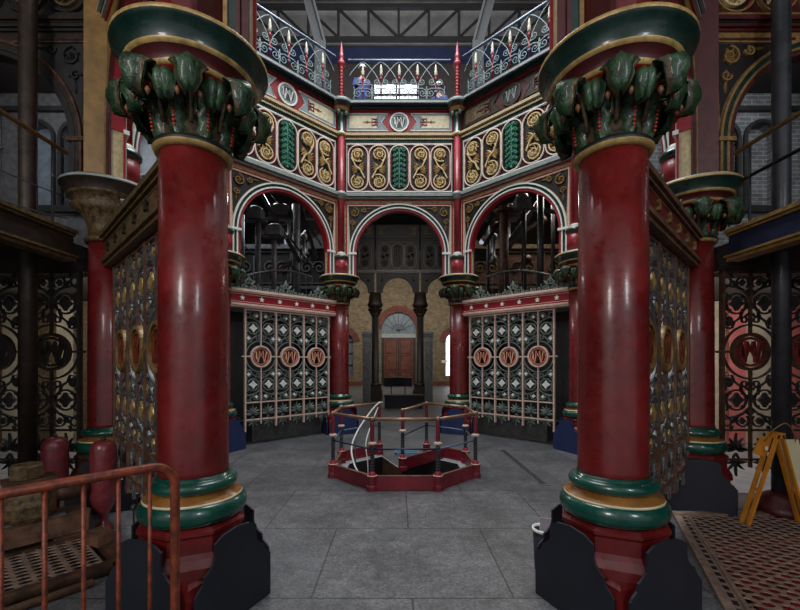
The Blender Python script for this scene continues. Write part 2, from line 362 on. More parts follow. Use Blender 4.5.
# far wall with arched door and two windows
FW = 31.0
def arch_wall(b, x0, x1, z0, z1, y, th, ops):
    """wall in the XZ plane with arched openings (cx, half width, sill z, spring z)"""
    ops = sorted(ops); x = x0
    for (c, w, s0, sp) in ops:
        b.box(x, c-w, y, y+th, z0, z1)
        if s0 > z0: b.box(c-w, c+w, y, y+th, z0, s0)
        n = 14; pts = [(c-w*cos(pi*i/n), sp+w*sin(pi*i/n)) for i in range(n+1)]
        for i in range(n):
            (xa, za), (xb, zb) = pts[i], pts[i+1]; b.prism([(xa, za), (xb, zb), (xb, z1), (xa, z1)], y, y+th)
        x = c+w
    b.box(x, x1, y, y+th, z0, z1)
b = MB(); b.m('brick'); arch_wall(b, -9.5, 9.5, 0, 9.3, FW, .5, [(0.03, 1.32, 0, 4.35), (-4.1, .62, .75, 3.4), (4.3, .62, .75, 3.4)])
b.m('brickred')
for c, w, sp in ((.03, 1.32, 4.35), (-4.1, .62, 3.4), (4.3, .62, 3.4)): b.ring(c, sp, w, w+.5, FW-.06, FW+.1, 0, pi, 24)
b.box(1.9, 9.5, FW-.04, FW, 0, .32); b.box(-9.5, -1.9, FW-.04, FW, 0, .32)
struct(b, 'wall_back')
for i, c in enumerate((-4.1, 4.3)):
    b = MB(); b.m('sky_win' if i else 'glass_grey'); pts = [(c+.62*cos(pi*k/12), 3.4+.62*sin(pi*k/12)) for k in range(13)]+[(c-.62, .75), (c+.62, .75)]
    b.prism(pts, FW+.4, FW+.42); b.m('iron'); b.box(c-.02, c+.02, FW+.3, FW+.36, .75, 4.0)
    for zz in (1.6, 2.5, 3.4): b.box(c-.62, c+.62, FW+.3, FW+.36, zz-.02, zz+.02)
    struct(b, 'window_%d' % (i+1))
b = MB(); b.m('ironblk'); b.box(-1.29, -1.1, FW+.1, FW+.3, 0, 3.7); b.box(1.16, 1.35, FW+.1, FW+.3, 0, 3.7); b.m('grey'); b.box(-1.29, 1.35, FW+.08, FW+.3, 3.7, 4.0)
b.m('glass_grey'); pts = [(.03+1.3*cos(pi*k/16), 4.35+1.3*sin(pi*k/16)) for k in range(17)]+[(-1.27, 4.0), (1.33, 4.0)]; b.prism(pts, FW+.2, FW+.22)
b.m('ironblk')
for k in range(1, 8): b.bar((.03, FW+.17, 4.2), (.03+1.28*cos(pi*k/8), FW+.17, 4.3+1.28*sin(pi*k/8)), .03)
b.ring(.03, 4.2, .5, .54, FW+.16, FW+.19, 0, pi, 16)
fr = struct(b, 'door_1')
for s in (-1, 1):
    b = MB(); b.m('doorwood'); x0, x1 = (-1.1, .02) if s < 0 else (.04, 1.16); b.box(x0, x1, FW+.15, FW+.22, .02, 3.7)
    for (za, zb) in ((.25, 1.0), (1.2, 2.3), (2.5, 3.5)):
        b.m('ironblk'); b.box(x0+.11, x1-.11, FW+.135, FW+.16, za-.03, zb+.03); b.m('doorwood'); b.box(x0+.16, x1-.16, FW+.11, FW+.16, za+.02, zb-.02)  # dark outlines put the recess shade round the panels into the colour
    d = b.build('door_leaf', fr)
b = MB(); b.m('ironblk'); b.box(0.0, .06, FW+.08, FW+.14, .02, 3.7); b.build('door_bar', fr)
# side and upper walls, ceiling
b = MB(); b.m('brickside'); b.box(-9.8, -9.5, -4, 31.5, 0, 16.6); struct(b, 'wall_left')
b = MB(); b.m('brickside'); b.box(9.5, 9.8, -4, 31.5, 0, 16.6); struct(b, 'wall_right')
b = MB(); b.m('deck'); b.box(-9.5, 9.5, 19.0, 31.5, 8.9, 9.3); struct(b, 'ceiling_hall')
b = MB(); b.m('deck'); arch_wall(b, -9.5, 9.5, 9.3, 13.95, 19.0, .3, []); b.box(-9.5, -1.15, 19, 19.3, 13.95, 15.05); b.box(.95, 9.5, 19, 19.3, 13.95, 15.05); b.box(-9.5, 9.5, 19, 19.3, 15.05, 16.6)
struct(b, 'wall_upper')
b = MB(); b.m('sky_win'); b.box(-1.15, .95, 19.2, 19.22, 13.95, 15.05); b.m('truss'); b.box(-.14, -.06, 19.1, 19.16, 13.95, 15.05); b.box(-1.15, .95, 19.1, 19.16, 14.46, 14.56)
struct(b, 'window_3')
b = MB(); b.m('plaster'); b.box(-9.8, 9.8, -4, 19.3, 16.6, 16.8); struct(b, 'ceiling')
# mid level decks and upper gallery floor
for s, nm in ((-1, 'left'), (1, 'right')):
    b = MB(); b.m('deck'); xs = sorted((s*3.98, s*9.5)); b.box(xs[0], xs[1], -1, 4.9, 3.02, 3.2)
    b.box(xs[0], xs[1], 4.9, 9.4, 3.02, 3.2); struct(b, 'floor_deck_'+nm)
b = MB(); b.m('deck')
Rg = 4.35/cos(pi/8)
og = [(OC[0]+4.05/cos(pi/8)*cos(pi/8+k*pi/4), OC[1]+4.05/cos(pi/8)*sin(pi/8+k*pi/4)) for k in range(8)]
sq2 = [(9.5, 19.0), (-9.5, 19.0), (-9.5, 2.0), (9.5, 2.0)]
vs = [(x, y, 8.05) for x, y in og+sq2]+[(x, y, 8.25) for x, y in og+sq2]
fs = [(0, 1, 8), (1, 2, 9, 8), (2, 3, 9), (3, 4, 10, 9), (4, 5, 10), (5, 6, 11, 10), (6, 7, 11), (7, 0, 8, 11)]
b.add(vs, fs+[tuple(i+12 for i in f) for f in fs]); struct(b, 'floor_gallery')
# brick walls with paired arched windows beyond the outer bays
for s, nm in ((-1, 'left'), (1, 'right')):
    b = MB(); b.m('brickgrey' if s > 0 else 'irongrey'); xs = sorted((s*4.1, s*9.5))
    cs = [s*c for c in (7.55, 8.45, 6.0)]
    arch_wall(b, xs[0], xs[1], 3.2, 8.05, 9.4, .3, [(c, .34, 5.4, 7.0) for c in cs])
    b.m('ironblk')
    for c in cs:
        b.ring(c, 7.0, .34, .42, 9.34, 9.44, 0, pi, 16); b.box(c-.42, c-.34, 9.34, 9.44, 5.4, 7.0); b.box(c+.34, c+.42, 9.34, 9.44, 5.4, 7.0)
    b.box(xs[0], xs[1], 9.3, 9.4, 5.25, 5.4); b.box(xs[0], xs[1], 9.3, 9.4, 7.6, 7.7)
    for c in cs: b.m('glass_grey' if s < 0 else 'brickgrey'); b.box(c-.34, c+.34, 9.6, 9.62, 5.4, 7.4)
    struct(b, 'wall_engine_'+nm)
# lower room behind the outer grilles
for s, nm in ((-1, 'left'), (1, 'right')):
    b = MB(); xs = sorted((s*3.9, s*9.5)); b.m('beigeboard' if s > 0 else 'rawcap'); b.box(xs[0], xs[1], 8.2, 8.3, 0, 3.0)
    b.m('pinkboard' if s > 0 else 'beigeboard')
    for k in range(5): b.box(s*(4.6+k*1.1)-.14, s*(4.6+k*1.1)+.2, 8.12, 8.2, 0, 3.0)
    struct(b, 'wall_lower_'+nm)
    b = MB(); b.m('pale_floor'); b.box(xs[0], xs[1], 5.35, 8.2, 0.0, .012); struct(b, 'floor_screed_'+nm)
# dark screens stand in for shade behind the diagonal gates; back walls beyond
for s, nm in ((-1, 'left'), (1, 'right')):
    b = MB(); b.m('ironblk'); b.hprism([(s*2.8, 10.75), (s*4.1, 9.45), (s*4.2, 9.55), (s*2.9, 10.85)][::(1 if s > 0 else -1)], 0, 2.95)
    b.m('iron' if s > 0 else 'ironblk'); xs = sorted((s*2.5, s*9.5)); b.box(xs[0], xs[1], 16.2, 16.4, 0, 8.0)
    struct(b, 'wall_engine_back_'+nm)
    b = MB(); b.m('ironblk'); b.hprism([(s*2.5, 10.7), (s*4.2, 9.2), (s*9.5, 9.75), (s*9.5, 16.2), (s*2.5, 16.2)][::(1 if s > 0 else -1)], 2.95, 3.15)
    struct(b, 'floor_engine_'+nm)

# ------------------------------------------------------------------ roof trusses
def truss(y, z0, z1, label):
    t = thing('roof_truss', label, 'truss', (0, y, z0)); h = z1-z0; p = 1.2
    b = MB(); b.m('truss'); b.box(-9, 9, -.08, .08, h-.1, h+.06); b.build('top_chord', t)
    b = MB(); b.m('truss'); b.box(-9, 9, -.08, .08, -.06, .08); b.build('bottom_chord', t)
    for k in range(-6, 7):
        one(lambda b: b.box(k*p-.05, k*p+.05, -.05, .05, .08, h-.1), 'truss', 'vertical_strut', t)
        if k < 6:
            a, c = ((k, h-.1), (k+1, .08)) if k < 0 else ((k, .08), (k+1, h-.1))
            one(lambda b: b.bar((a[0]*p, 0, a[1]), (c[0]*p, 0, c[1]), .08), 'truss', 'diagonal_brace', t)
truss(16.0, 14.62, 15.95, 'dark lattice roof truss with diagonal braces nearest the far gallery wall')
b = MB(); b.m('navy'); b.box(-9.4, 9.4, 18.3, 18.6, 15.6, 16.15); tag(b.build('roof_beam'), 'long dark navy beam crossing above the gallery window', 'beam')
for s in (-1, 1):
    b = MB(); b.m('black'); p = Vector((s*2.25, 11.6, 8.3)); q_ = Vector((s*2.25, 11.6, 10.9)); r_ = Vector((s*3.75, 11.6, 16.5))
    for off in (-.13, .13): b.bar(q_+Vector((off, 0, 0)), r_+Vector((off, 0, 0)), .06, .3, (0, 1, 0))
    b.bar(q_, r_, .24, .03, (0, 1, 0))
    b.box(p.x-.16, p.x+.16, 11.45, 11.75, 8.25, 10.95)
    tag(b.build('roof_strut'), 'dark slanting steel roof strut rising above the %s end of the back gallery rail' % ('left' if s < 0 else 'right'), 'strut', 'slanting roof struts')

# ------------------------------------------------------------------ columns
def capital_leaf(b, phi, r_of, z_of, Wd, nU=9, nV=6, lob=4, fold=.02, bulge=.02, th=.012, ribs=True):
    """leaf lying on a lathe-like profile; r_of/z_of give the midrib path"""
    base = len(b.v); b.smooth = True; mm = {M['leaf'].name: 'leaf'}.get(b.mats[b.cur].name)
    for side in (0, 1):
        for i in range(nU+1):
            u = i/nU; w = Wd*(sin(pi*(0.12+0.83*u))**0.8)*(0.70+0.42*abs(sin(lob*pi*u))**.7)
            r0, z0 = r_of(u), z_of(u)
            for j in range(nV+1):
                v = -1+2*j/nV; v = math.copysign(abs(v)**.6, v); r = r0-fold*abs(v)**1.5*1.6+bulge*(1-v*v)*0.5+0.010*cos(v*pi*3)*(1 if ribs else 0)-side*th+0.009*sin(u*lob*6.3+abs(v)*4)
                z = z0-0.035*abs(v)*(1-u)+0.012*sin(lob*2*pi*u)*abs(v)
                t = v*w; a = phi+atan2(t, max(r, .05)); rr = hypot(r, t*0.6)
                b.v.append((rr*cos(a), rr*sin(a), z))
    n1 = nV+1; off = (nU+1)*n1
    for i in range(nU):
        for j in range(nV):
            if mm: b.m('leafedge' if nV >= 6 and (j in (0, nV-1)) else mm)
            b.face([base+i*n1+j, base+i*n1+j+1, base+(i+1)*n1+j+1, base+(i+1)*n1+j])
            if mm: b.m(mm)
            b.face([base+off+i*n1+j, base+off+(i+1)*n1+j, base+off+(i+1)*n1+j+1, base+off+i*n1+j+1])
    for i in range(nU):
        for j in (0, nV):
            b.face([base+i*n1+j, base+(i+1)*n1+j, base+off+(i+1)*n1+j, base+off+i*n1+j])
    for i in (0, nU):
        for j in range(nV): b.face([base+i*n1+j, base+i*n1+j+1, base+off+i*n1+j+1, base+off+i*n1+j])
    b.smooth = False
ZN = 3.24; ZA = 3.63; ZT = 3.93
def interp(pts):
    def f(u):
        for (u0, a), (u1, c) in zip(pts, pts[1:]):
            if u <= u1: t = (u-u0)/(u1-u0); return a+(c-a)*t
        return pts[-1][1]
    return f
def make_column(label, raw=False):
    t = thing('cast_iron_column', label, 'column')
    b = MB(); b.m('shaft'); b.lathe([(.235, .95), (.23, 1.0), (.228, 2.0), (.222, ZN-.04)], 40); b.build('shaft', t)
    b = MB(); b.m('tgreen'); b.lathe([(.30, .66)]+[(.30+.055*cos(a), .735+.07*sin(a)) for a in [radians(k) for k in range(-90, 91, 15)]]+[(.29, .81)], 40); b.build('lower_torus', t)
    b = MB(); b.m('ochre' if not raw else 'rawcap'); b.lathe([(.325, .80), (.32, .815), (.265, .83), (.25, .87)], 40, mats=['cream', 'ochre', 'ochre']); b.build('base_band', t)
    b = MB(); b.m('tgreen'); b.lathe([(.25, .865)]+[(.252+.04*cos(a), .90+.04*sin(a)) for a in [radians(k) for k in range(-80, 91, 17)]]+[(.24, .945), (.237, .965)], 40); b.build('upper_torus', t)
    pc = 'rustiron' if raw else 'shaft'
    b = MB(); b.m(pc); ph = pi/8
    b.lathe([(.345, .50), (.345, .60), (.36, .62), (.36, .64), (.33, .66)], 8, phase=ph, smooth=False)
    b.lathe([(.40, .36), (.395, .42), (.37, .47), (.345, .50)], 8, phase=ph, smooth=False)
    b.lathe([(.50, .0), (.50, .24), (.49, .28), (.46, .34), (.42, .36)], 4, phase=pi/4, smooth=False)
    b.build('plinth', t)
    b = MB(); b.lathe([(.222, ZN-.05), (.25, ZN-.045), (.262, ZN-.02), (.262, ZN+.005), (.24, ZN+.02), (.225, ZN+.03)], 36, mats=['gold', 'gold', 'black', 'black', 'black'] if not raw else ['rawcap']*5); b.build('necking', t)
    b = MB()
    if raw: b.m('rawcap'); b.lathe([(.225, ZN+.02), (.225, ZN+.12), (.25, ZN+.22), (.31, ZN+.32), (.40, ZA)], 36)
    else: b.m('leafedge'); b.lathe([(.215, ZN+.02), (.215, ZN+.2), (.25, ZN+.3), (.30, ZA)], 24, mats=['leafedge', 'blackred', 'red'])  # bell near black behind the leaves: shade of the gaps as colour
    cap = b.build('capital', t)
    if not raw:
        for k in range(8):       # upright leaves
            ph = k*pi/4+pi/8; b = MB(); b.m('leaf')
            capital_leaf(b, ph, interp([(0, .235), (.6, .265), (.85, .31), (1, .345)]), interp([(0, ZN+.02), (.6, ZN+.19), (.85, ZN+.26), (1, ZN+.235)]), .078, 9, 6, 3, .035)
            b.m('orange_red')
            for q_ in range(7): u = .1+q_*.08; b.lathe([(0.001, -.012), (.013, 0), (.001, .012)], 6, T=Matrix.Translation(((.258+.045*u)*cos(ph), (.258+.045*u)*sin(ph), ZN+.03+.31*u)))
            b.build('upright_leaf', cap)
        for k in range(8):       # drooping big leaves
            ph = k*pi/4; b = MB(); b.m('leafedge')
            b.tube([(r*cos(ph), r*sin(ph), z) for r, z in ((.24, ZN+.1), (.27, ZN+.24), (.32, ZN+.33), (.40, ZN+.37))], .016, 6)
            b.m('leaf')
            capital_leaf(b, ph, interp([(0, .30), (.3, .43), (.6, .50), (.85, .50), (1, .46)]), interp([(0, ZN+.36), (.3, ZN+.41), (.6, ZN+.36), (.85, ZN+.25), (1, ZN+.17)]), .105, 10, 8, 3, .03, .03)
            for sgn in (-1, 1):
                capital_leaf(b, ph+sgn*.34, interp([(0, .28), (.4, .40), (.7, .42), (1, .38)]), interp([(0, ZN+.28), (.4, ZN+.34), (.7, ZN+.27), (1, ZN+.15)]), .06, 7, 4, 2, .02, .02)
            b.build('drooping_leaf', cap)
            ph2 = ph+pi/8; b = MB(); b.m('leaf')
            capital_leaf(b, ph2, interp([(0, .26), (.5, .33), (.8, .37), (1, .35)]), interp([(0, ZN+.20), (.5, ZN+.32), (.8, ZN+.34), (1, ZN+.26)]), .07, 7, 4, 3, .02, .02)
            b.build('small_leaf', cap)
            for sgn in (-1, 1):
                b = MB(); b.m('berry'); a = ph+sgn*.16; b.lathe([(.001, -.035), (.014, -.015), (.018, 0), (.01, .018), (.001, .022)], 8, T=Matrix.Translation((.40*cos(a), .40*sin(a), ZN+.20)))
                b.build('berry', cap)
    z = ZA
    prof = [(.30, z-.02), (.345, z), (.36, z+.01), (.36, z+.03), (.375, z+.06), (.41, z+.09), (.43, z+.10), (.43, z+.115), (.435, z+.13), (.45, z+.17), (.485, z+.21), (.505, z+.225), (.505, z+.25), (.47, z+.275), (.30, ZT)]
    ms = ['orange_red', 'gold', 'gold', 'dred', 'dred', 'gold', 'gold', 'dgreen', 'dgreen', 'green', 'dgreen', 'gold', 'grey', 'grey'] if not raw else ['rawcap']*7+['iron']*4+['grey', 'rawcap', 'grey']
    b = MB(); b.lathe(prof, 48, mats=ms); b.build('abacus', t)
    return t
def guard(label, m):
    t = thing('plinth_guard', label, 'guard board', group='boards around the column plinths')
    def prof():
        h = [(.335, 0), (.335, .31), (.315, .335), (.275, .365), (.265, .41), (.23, .43), (.195, .465), (.185, .50), (.185, .58), (.12, .615), (0, .63)]
        return h+[(-x, z) for x, z in h[::-1][1:]]
    for k in range(4):
        b = MB(); b.m(m); b.prism(prof(), -.40, -.385); o = b.build('guard_board', t); o.rotation_euler = (0, 0, k*pi/2)
    return t
VN = {247.5: ('nearest column on the left side', 'nl'), 292.5: ('nearest column on the right side', 'nr'), 202.5: ('second column on the left', 'sl'), 337.5: ('second column on the right', 'sr'),
      157.5: ('column left of the back left gate', 'tl'), 22.5: ('column right of the back right gate', 'tr'), 112.5: ('column left of the middle arch', 'bl'), 67.5: ('column right of the middle arch', 'br')}
c0 = None
COLS = []
for a, (d, _) in VN.items():
    x, y = vpos(a); lab = 'red iron column with green ringed base and %s, %s' % ('plain brown capital' if a == 202.5 else 'leafy capital', d)
    if a == 202.5: c = make_column(lab, True)
    elif c0 is None: c = c0 = make_column(lab)
    else: c = copy_tree(c0, label=lab)
    c['group'] = 'octagon columns'
    c.location = (x, y, 0); c.rotation_euler = (0, 0, radians(a-90)); COLS.append(c)
gd = gb = None
for a, (d, _) in VN.items():
    x, y = vpos(a); near = a in (247.5, 292.5, 202.5, 337.5)
    lab = '%s guard boards around the plinth of the %s' % ('near-black' if near else 'navy blue', d)
    src = gd if near else gb
    if src is None:
        src = guard(lab, 'guarddark' if near else 'guardblue')
        if near: gd = src
        else: gb = src
        c = src
    else: c = copy_tree(src, label=lab)
    if a in (202.5, 337.5):
        for ch in [o for o in SC.objects if o.parent == c and abs(o.rotation_euler.z-pi) < .1]: bpy.data.objects.remove(ch)
    c.location = (x, y, 0); c.rotation_euler = (0, 0, radians(a-90))

# upper piers with colonettes
def make_pier(label, m1='shaft', m2='dred', raw=False):
    t = thing('upper_pier', label, 'pier')
    b = MB(); b.m(m1)
    b.lathe([(.2, 3.93), (.2, 8.05)], 8, cy=.06, phase=pi/8, smooth=False, mats=[m1])
    b.m('green' if not raw else 'tgreen'); b.box(-.03, .03, -.15, -.12, 3.95, 8.0); b.build('pier_body', t)
    b = MB(); b.m(m2); b.box(-.26, -.215, -.08, .2, 3.93, 8.05); b.box(.215, .26, -.08, .2, 3.93, 8.05)
    b.m('gold'); b.box(-.215, -.195, -.09, .1, 3.93, 8.0); b.box(.195, .215, -.09, .1, 3.93, 8.0)
    b.build('edge_strip', t)
    cy = -.16
    b = MB(); b.m('red'); b.lathe([(.155, 3.93), (.155, 4.33)], 24, cy=cy); b.build('drum', t)
    b = MB(); b.m('grey'); b.lathe([(.155, 4.30), (.18, 4.32), (.185, 4.36), (.165, 4.39), (.13, 4.42), (.10, 4.46), (.085, 4.48)], 24, cy=cy, mats=['green', 'green', 'dgreen', 'grey', 'grey', 'cream']); b.build('drum_ring', t)
    b = MB(); b.m('red'); b.lathe([(.078, 4.46), (.078, 7.40)], 16, cy=cy); b.build('colonette', t)
    b = MB(); b.m('grey'); b.lathe([(.08, 5.80), (.11, 5.84), (.11, 5.87), (.14, 5.90), (.14, 5.94), (.09, 5.99)], 16, cy=cy); b.build('sill_collar', t)
    b = MB(); b.lathe([(.085, 7.38), (.11, 7.40), (.11, 7.44), (.085, 7.47), (.09, 7.85), (.13, 8.02)], 16, cy=cy, mats=['cream', 'cream', 'cream', 'green', 'leaf'])
    b.m('lgrey')
    for k in range(4):
        a = k*pi/2+pi/4
        b.lathe([(.001, -.07), (.045, -.03), (.05, .02), (.02, .06), (.001, .07)], 8, T=Matrix.Translation((.13*cos(a), cy+.13*sin(a), 7.92)))
    b.build('bracket_capital', t)
    b = MB(); b.lathe([(.12, 7.97), (.18, 8.0), (.19, 8.02), (.21, 8.04), (.25, 8.09), (.27, 8.13), (.28, 8.19), (.26, 8.22), (.16, 8.25), (.12, 8.29), (.001, 8.30)], 28, cy=cy, mats=['gold', 'gold', 'red', 'dgreen', 'dgreen', 'grey', 'navy', 'navy', 'green', 'green']); b.build('cornice_cap', t)
    prof = [(.09, 8.26), (.085, 8.32), (.05, 8.34)]; z = 8.34
    while z < 9.04: prof += [(.045, z+.02), (.07, z+.05), (.045, z+.08)]; z += .08
    prof += [(.08, 9.11), (.10, 9.17), (.08, 9.23), (.04, 9.25), (.065, 9.31), (.06, 9.41), (.035, 9.45), (.045, 9.51), (.02, 9.64), (.001, 9.74)]
    b = MB(); b.m('red'); b.lathe(prof, 12, cy=cy); b.build('finial_post', t)
    return t
p0 = None
for a, (d, _) in VN.items():
    x, y = vpos(a); lab = 'upper pier with red colonette above the %s' % d
    if a == 202.5: c = make_pier(lab.replace('upper pier', 'ochre boarded upper pier'), 'red', 'ochreboard', True)
    elif p0 is None: c = p0 = make_pier(lab)
    else: c = copy_tree(p0, label=lab)
    c['group'] = 'upper piers'; c.location = (x, y, 0); c.rotation_euler = (0, 0, radians(a-90))

# ------------------------------------------------------------------ arcade bays
def spiral(cx, cz, r, turns, a0, sgn=1, n=20, r_in=.12):
    return [(cx+r*(1-(1-r_in)*i/n)*cos(a0+sgn*2*pi*turns*i/n), cz+r*(1-(1-r_in)*i/n)*sin(a0+sgn*2*pi*turns*i/n)) for i in range(n+1)]
def stadium(cx, z0, z1, hw, n=10):
    return [(cx+hw*cos(pi*i/n), z1-hw+hw*sin(pi*i/n)) for i in range(n+1)]+[(cx-hw*cos(pi*i/n), z0+hw-hw*sin(pi*i/n)) for i in range(n+1)]
def monogram(b, cx, cz, r, y0, y1, w=.02):
    h = r*.58
    b.strip([(cx-r*.80, cz+h*.9), (cx-r*.62, cz+h*.95), (cx-r*.40, cz-h*1.1), (cx-r*.02, cz+h*.55), (cx+r*.40, cz-h*1.1), (cx+r*.62, cz+h*.95), (cx+r*.80, cz+h*.9)], w, y0, y1)   # W
    b.strip([(cx-r*.34, cz-h*1.15), (cx-r*.22, cz+h*1.1), (cx, cz+h*.1), (cx+r*.22, cz+h*1.1), (cx+r*.34, cz-h*1.15)], w*.6, y0+.002, y1)  # M
    b.strip([(cx-r*.62, cz-h*.55), (cx-r*.62, cz+h*.2)], w*.6, y0, y1)
    for zz in (-.32, .02): b.ring(cx-r*.62, cz+h*zz, h*.17, h*.17+w*.5, y0, y1, -pi/2, pi/2, 6)  # B
PAINT = dict(body='tan', back='ochreboard', a1='white', a2='dgreen', a3='white', a4='red', line='red', line2='pink', sp='blackred', scroll='dgold', sill='grey', fr='white', fr2='green', fb='dred', hole='blackred',
             st='creamw', stin='red', gold='goldl', mid='midg', midb='green', dent='tan', ent='red', pan='cream', bord='bluegrey', orn='red', ring='white', rd='irondk', let='white', c1='dgreen', c2='grey', c3='navy')
DULL = dict(PAINT, stin='dred', ent='dred', pan='rawcap', bord='iron', orn='dred', ring='iron', rd='irondk', let='grey')
IRON = {k: 'ironblk' for k in PAINT}; IRON.update(stin='ironblk', body='iron', back='iron', a2='iron', st='iron', gold='rawcap', mid='rawcap', ent='iron', pan='rustiron', line2='rustiron', c2='iron', sill='iron', a1='rustiron')
RPAINT = dict(PAINT, back='dgold', body='dgold', a1='dgold', a3='dgold', a4='dred', line='dred', line2='dgold', pan='dgold', c2='dgold', ring='dgold', fr='dgold', st='dgold', dent='dgold', sill='dred')
DARK = {k: 'ironblk' for k in PAINT}; DARK.update(stin='ironblk', back='ironblk', a1='iron', st='irongrey', pan='rawcap', gold='iron', body='ironblk', sill='irongrey', mid='iron', c2='irongrey', fr='iron')
def make_bay(label, P, hw=1.40, R=1.25, zs=4.47, n_st=5, dots=True, upper=True, zbase=3.93):
    t = thing('arcade_bay', label, 'arcade')
    top = 5.86; Ri = R-.15; yf, yb = -.07, .07; xs = min(hw-.16, R+.0)
    b = MB(); b.m(P['body']); n = 28
    pts = [(-Ri*cos(pi*i/n), zs+Ri*sin(pi*i/n)) for i in range(n+1)]
    for i in range(n):
        (xa, za), (xb, zb) = pts[i], pts[i+1]; b.prism([(xa, za), (xb, zb), (xb, top), (xa, top)], yf, yb)
    for s in (-1, 1): x = sorted((s*Ri, s*hw)); b.box(x[0], x[1], yf, yb, zbase, top)
    b.m(P['back'])
    for i in range(n):
        (xa, za), (xb, zb) = pts[i], pts[i+1]; b.prism([(xa, za), (xb, zb), (xb, top), (xa, top)], yb, yb+.006)
    for s in (-1, 1): x = sorted((s*Ri, s*hw)); b.box(x[0], x[1], yb, yb+.006, zbase, top)
    if dots:
        b.m('blackred')
        def cl(x, z):
            for dx, dz in ((0, 0), (.018, .018), (-.018, .018), (.018, -.018), (-.018, -.018)): b.disc(x+dx, z+dz, .006, yf-.003, yf, 6)
        for k in range(11): cl(-1.2+k*.24, 5.75)
        for s in (-1, 1):
            for k in range(6): cl(s*(hw-.07), 4.45+k*.24)
    b.build('arch_wall', t)
    b = MB()
    for (r0, r1, mm, pr) in ((R-.03, R, 'a1', .035), (R-.085, R-.03, 'a2', .022), (R-.115, R-.085, 'a3', .03), (R-.17, R-.115, 'a4', .012)):
        for ya, yc in ((yf-pr, yf+.01), (yb-.01, yb+pr)):
            b.m(P[mm] if ya < 0 or P['back'] == P['body'] else {'a1': 'dgold', 'a2': 'dgreen', 'a3': 'dred', 'a4': 'dred'}[mm])
            b.ring(0, zs, r0, r1, ya, yc, 0, pi, 36)
            for s in (-1, 1): x = sorted((s*r0, s*r1)); b.box(x[0], x[1], ya, yc, zbase, zs)
    b.m(P['a4']); b.ring(0, zs, Ri-.02, Ri+.005, yf, yb, 0, pi, 36)
    b.m(P['a1'])
    for s in (-1, 1): x = sorted((s*(R-.18), s*(R+.03))); b.box(x[0], x[1], yf-.05, yf+.01, zs-.02, zs+.03)
    b.build('arch_moulding', t)
    for s in (-1, 1):     # spandrels
        b = MB(); zt = 5.66; xo = hw-.13
        b.m(P['sp']); m = 12
        a_lo = atan2(.25, xo); xin = .42*R; arc = []
        a0 = math.acos(min(1, xo/(R+.01))) if xo < R+.01 else radians(12); a1 = math.asin(min(1, (zt-zs)/(R+.01)))if (zt-zs) < R else radians(88)
        a1 = min(a1, radians(72)); a0 = max(a0, radians(10))
        arc = [((R+.01)*cos(a0+(a1-a0)*i/m)*s, zs+(R+.01)*sin(a0+(a1-a0)*i/m)) for i in range(m+1)]
        poly = arc+[(s*xo*.98, zt)]
        for i in range(m): b.prism([arc[i], arc[i+1], (s*xo, zt)], yf-.004, yf)
        for (o_, w, mm, pr) in ((.055, .035, 'line', .012), (.015, .028, 'line2', .02)):
            b.m(P[mm]); b.strip([(arc[-1][0]-s*.1, zt+o_), (s*(xo+o_), zt+o_), (s*(xo+o_), arc[0][1]-.05-(.35 if xo > R else 0))], w, yf-pr, yf)
        b.m(P['scroll'])
        cxx, czz = s*(xo-.15), zt-.16; sc = min(1, R)
        b.strip(spiral(cxx, czz, .12, 1.5, pi*.5, s), .022, yf-.03, yf); b.strip(spiral(cxx-s*.24, czz+.07, .07, 1.3, pi, -s), .018, yf-.03, yf)
        b.strip(spiral(cxx+s*.05, czz-.24, .07, 1.3, 0, s), .018, yf-.03, yf)
        for k in range(7): b.tear(cxx, czz, k*.9, .11, .035, yf-.035, yf-.005, .8)
        for k in range(4): b.tear(cxx-s*.24, czz+.07, k*1.5, .07, .03, yf-.03, yf-.005, .8); b.tear(cxx+s*.04, czz-.24, k*1.5, .08, .03, yf-.03, yf-.005, .8)
        b.tear(cxx-s*.3, czz+.1, (pi if s > 0 else 0), .14, .04, yf-.03, yf-.005); b.tear(cxx+s*.05, czz-.3, -pi/2, .16, .04, yf-.03, yf-.005)
        b.build('spandrel', t)
    if not upper: return t
    b = MB(); b.m(P['line']); b.box(-hw, hw, yf-.03, yb+.03, 5.80, 5.83); b.m(P['sill']); b.box(-hw, hw, yf-.06, yb+.06, 5.83, 5.87); b.m(P['c1']); b.box(-hw, hw, yf-.07, yb+.07, 5.87, 5.885); b.m(P['sill']); b.box(-hw, hw, yf-.10, yb+.10, 5.885, 5.93); b.m(P['c1']); b.box(-hw, hw, yf-.05, yb+.05, 5.93, 5.945); b.m(P['sill']); b.box(-hw, hw, yf-.04, yb+.04, 5.945, 5.99)
    b.build('sill_moulding', t)
    # frieze
    z0, z1 = 5.99, 7.27; fw = hw-.08
    b = MB(); b.m(P['fb']); b.box(-hw, hw, -.03, .05, z0, z1); b.m(P['fr2']); b.strip([(-fw-.035, z0+.02), (fw+.035, z0+.02), (fw+.035, z1-.02), (-fw-.035, z1-.02)], .05, -.06, -.03, True)
    b.m(P['fr']); b.strip([(-fw+.005, z0+.045), (fw-.005, z0+.045), (fw-.005, z1-.045), (-fw+.005, z1-.045)], .03, -.07, -.03, True)
    fz = b.build('frieze', t); pitch = (2*fw-.06)/n_st
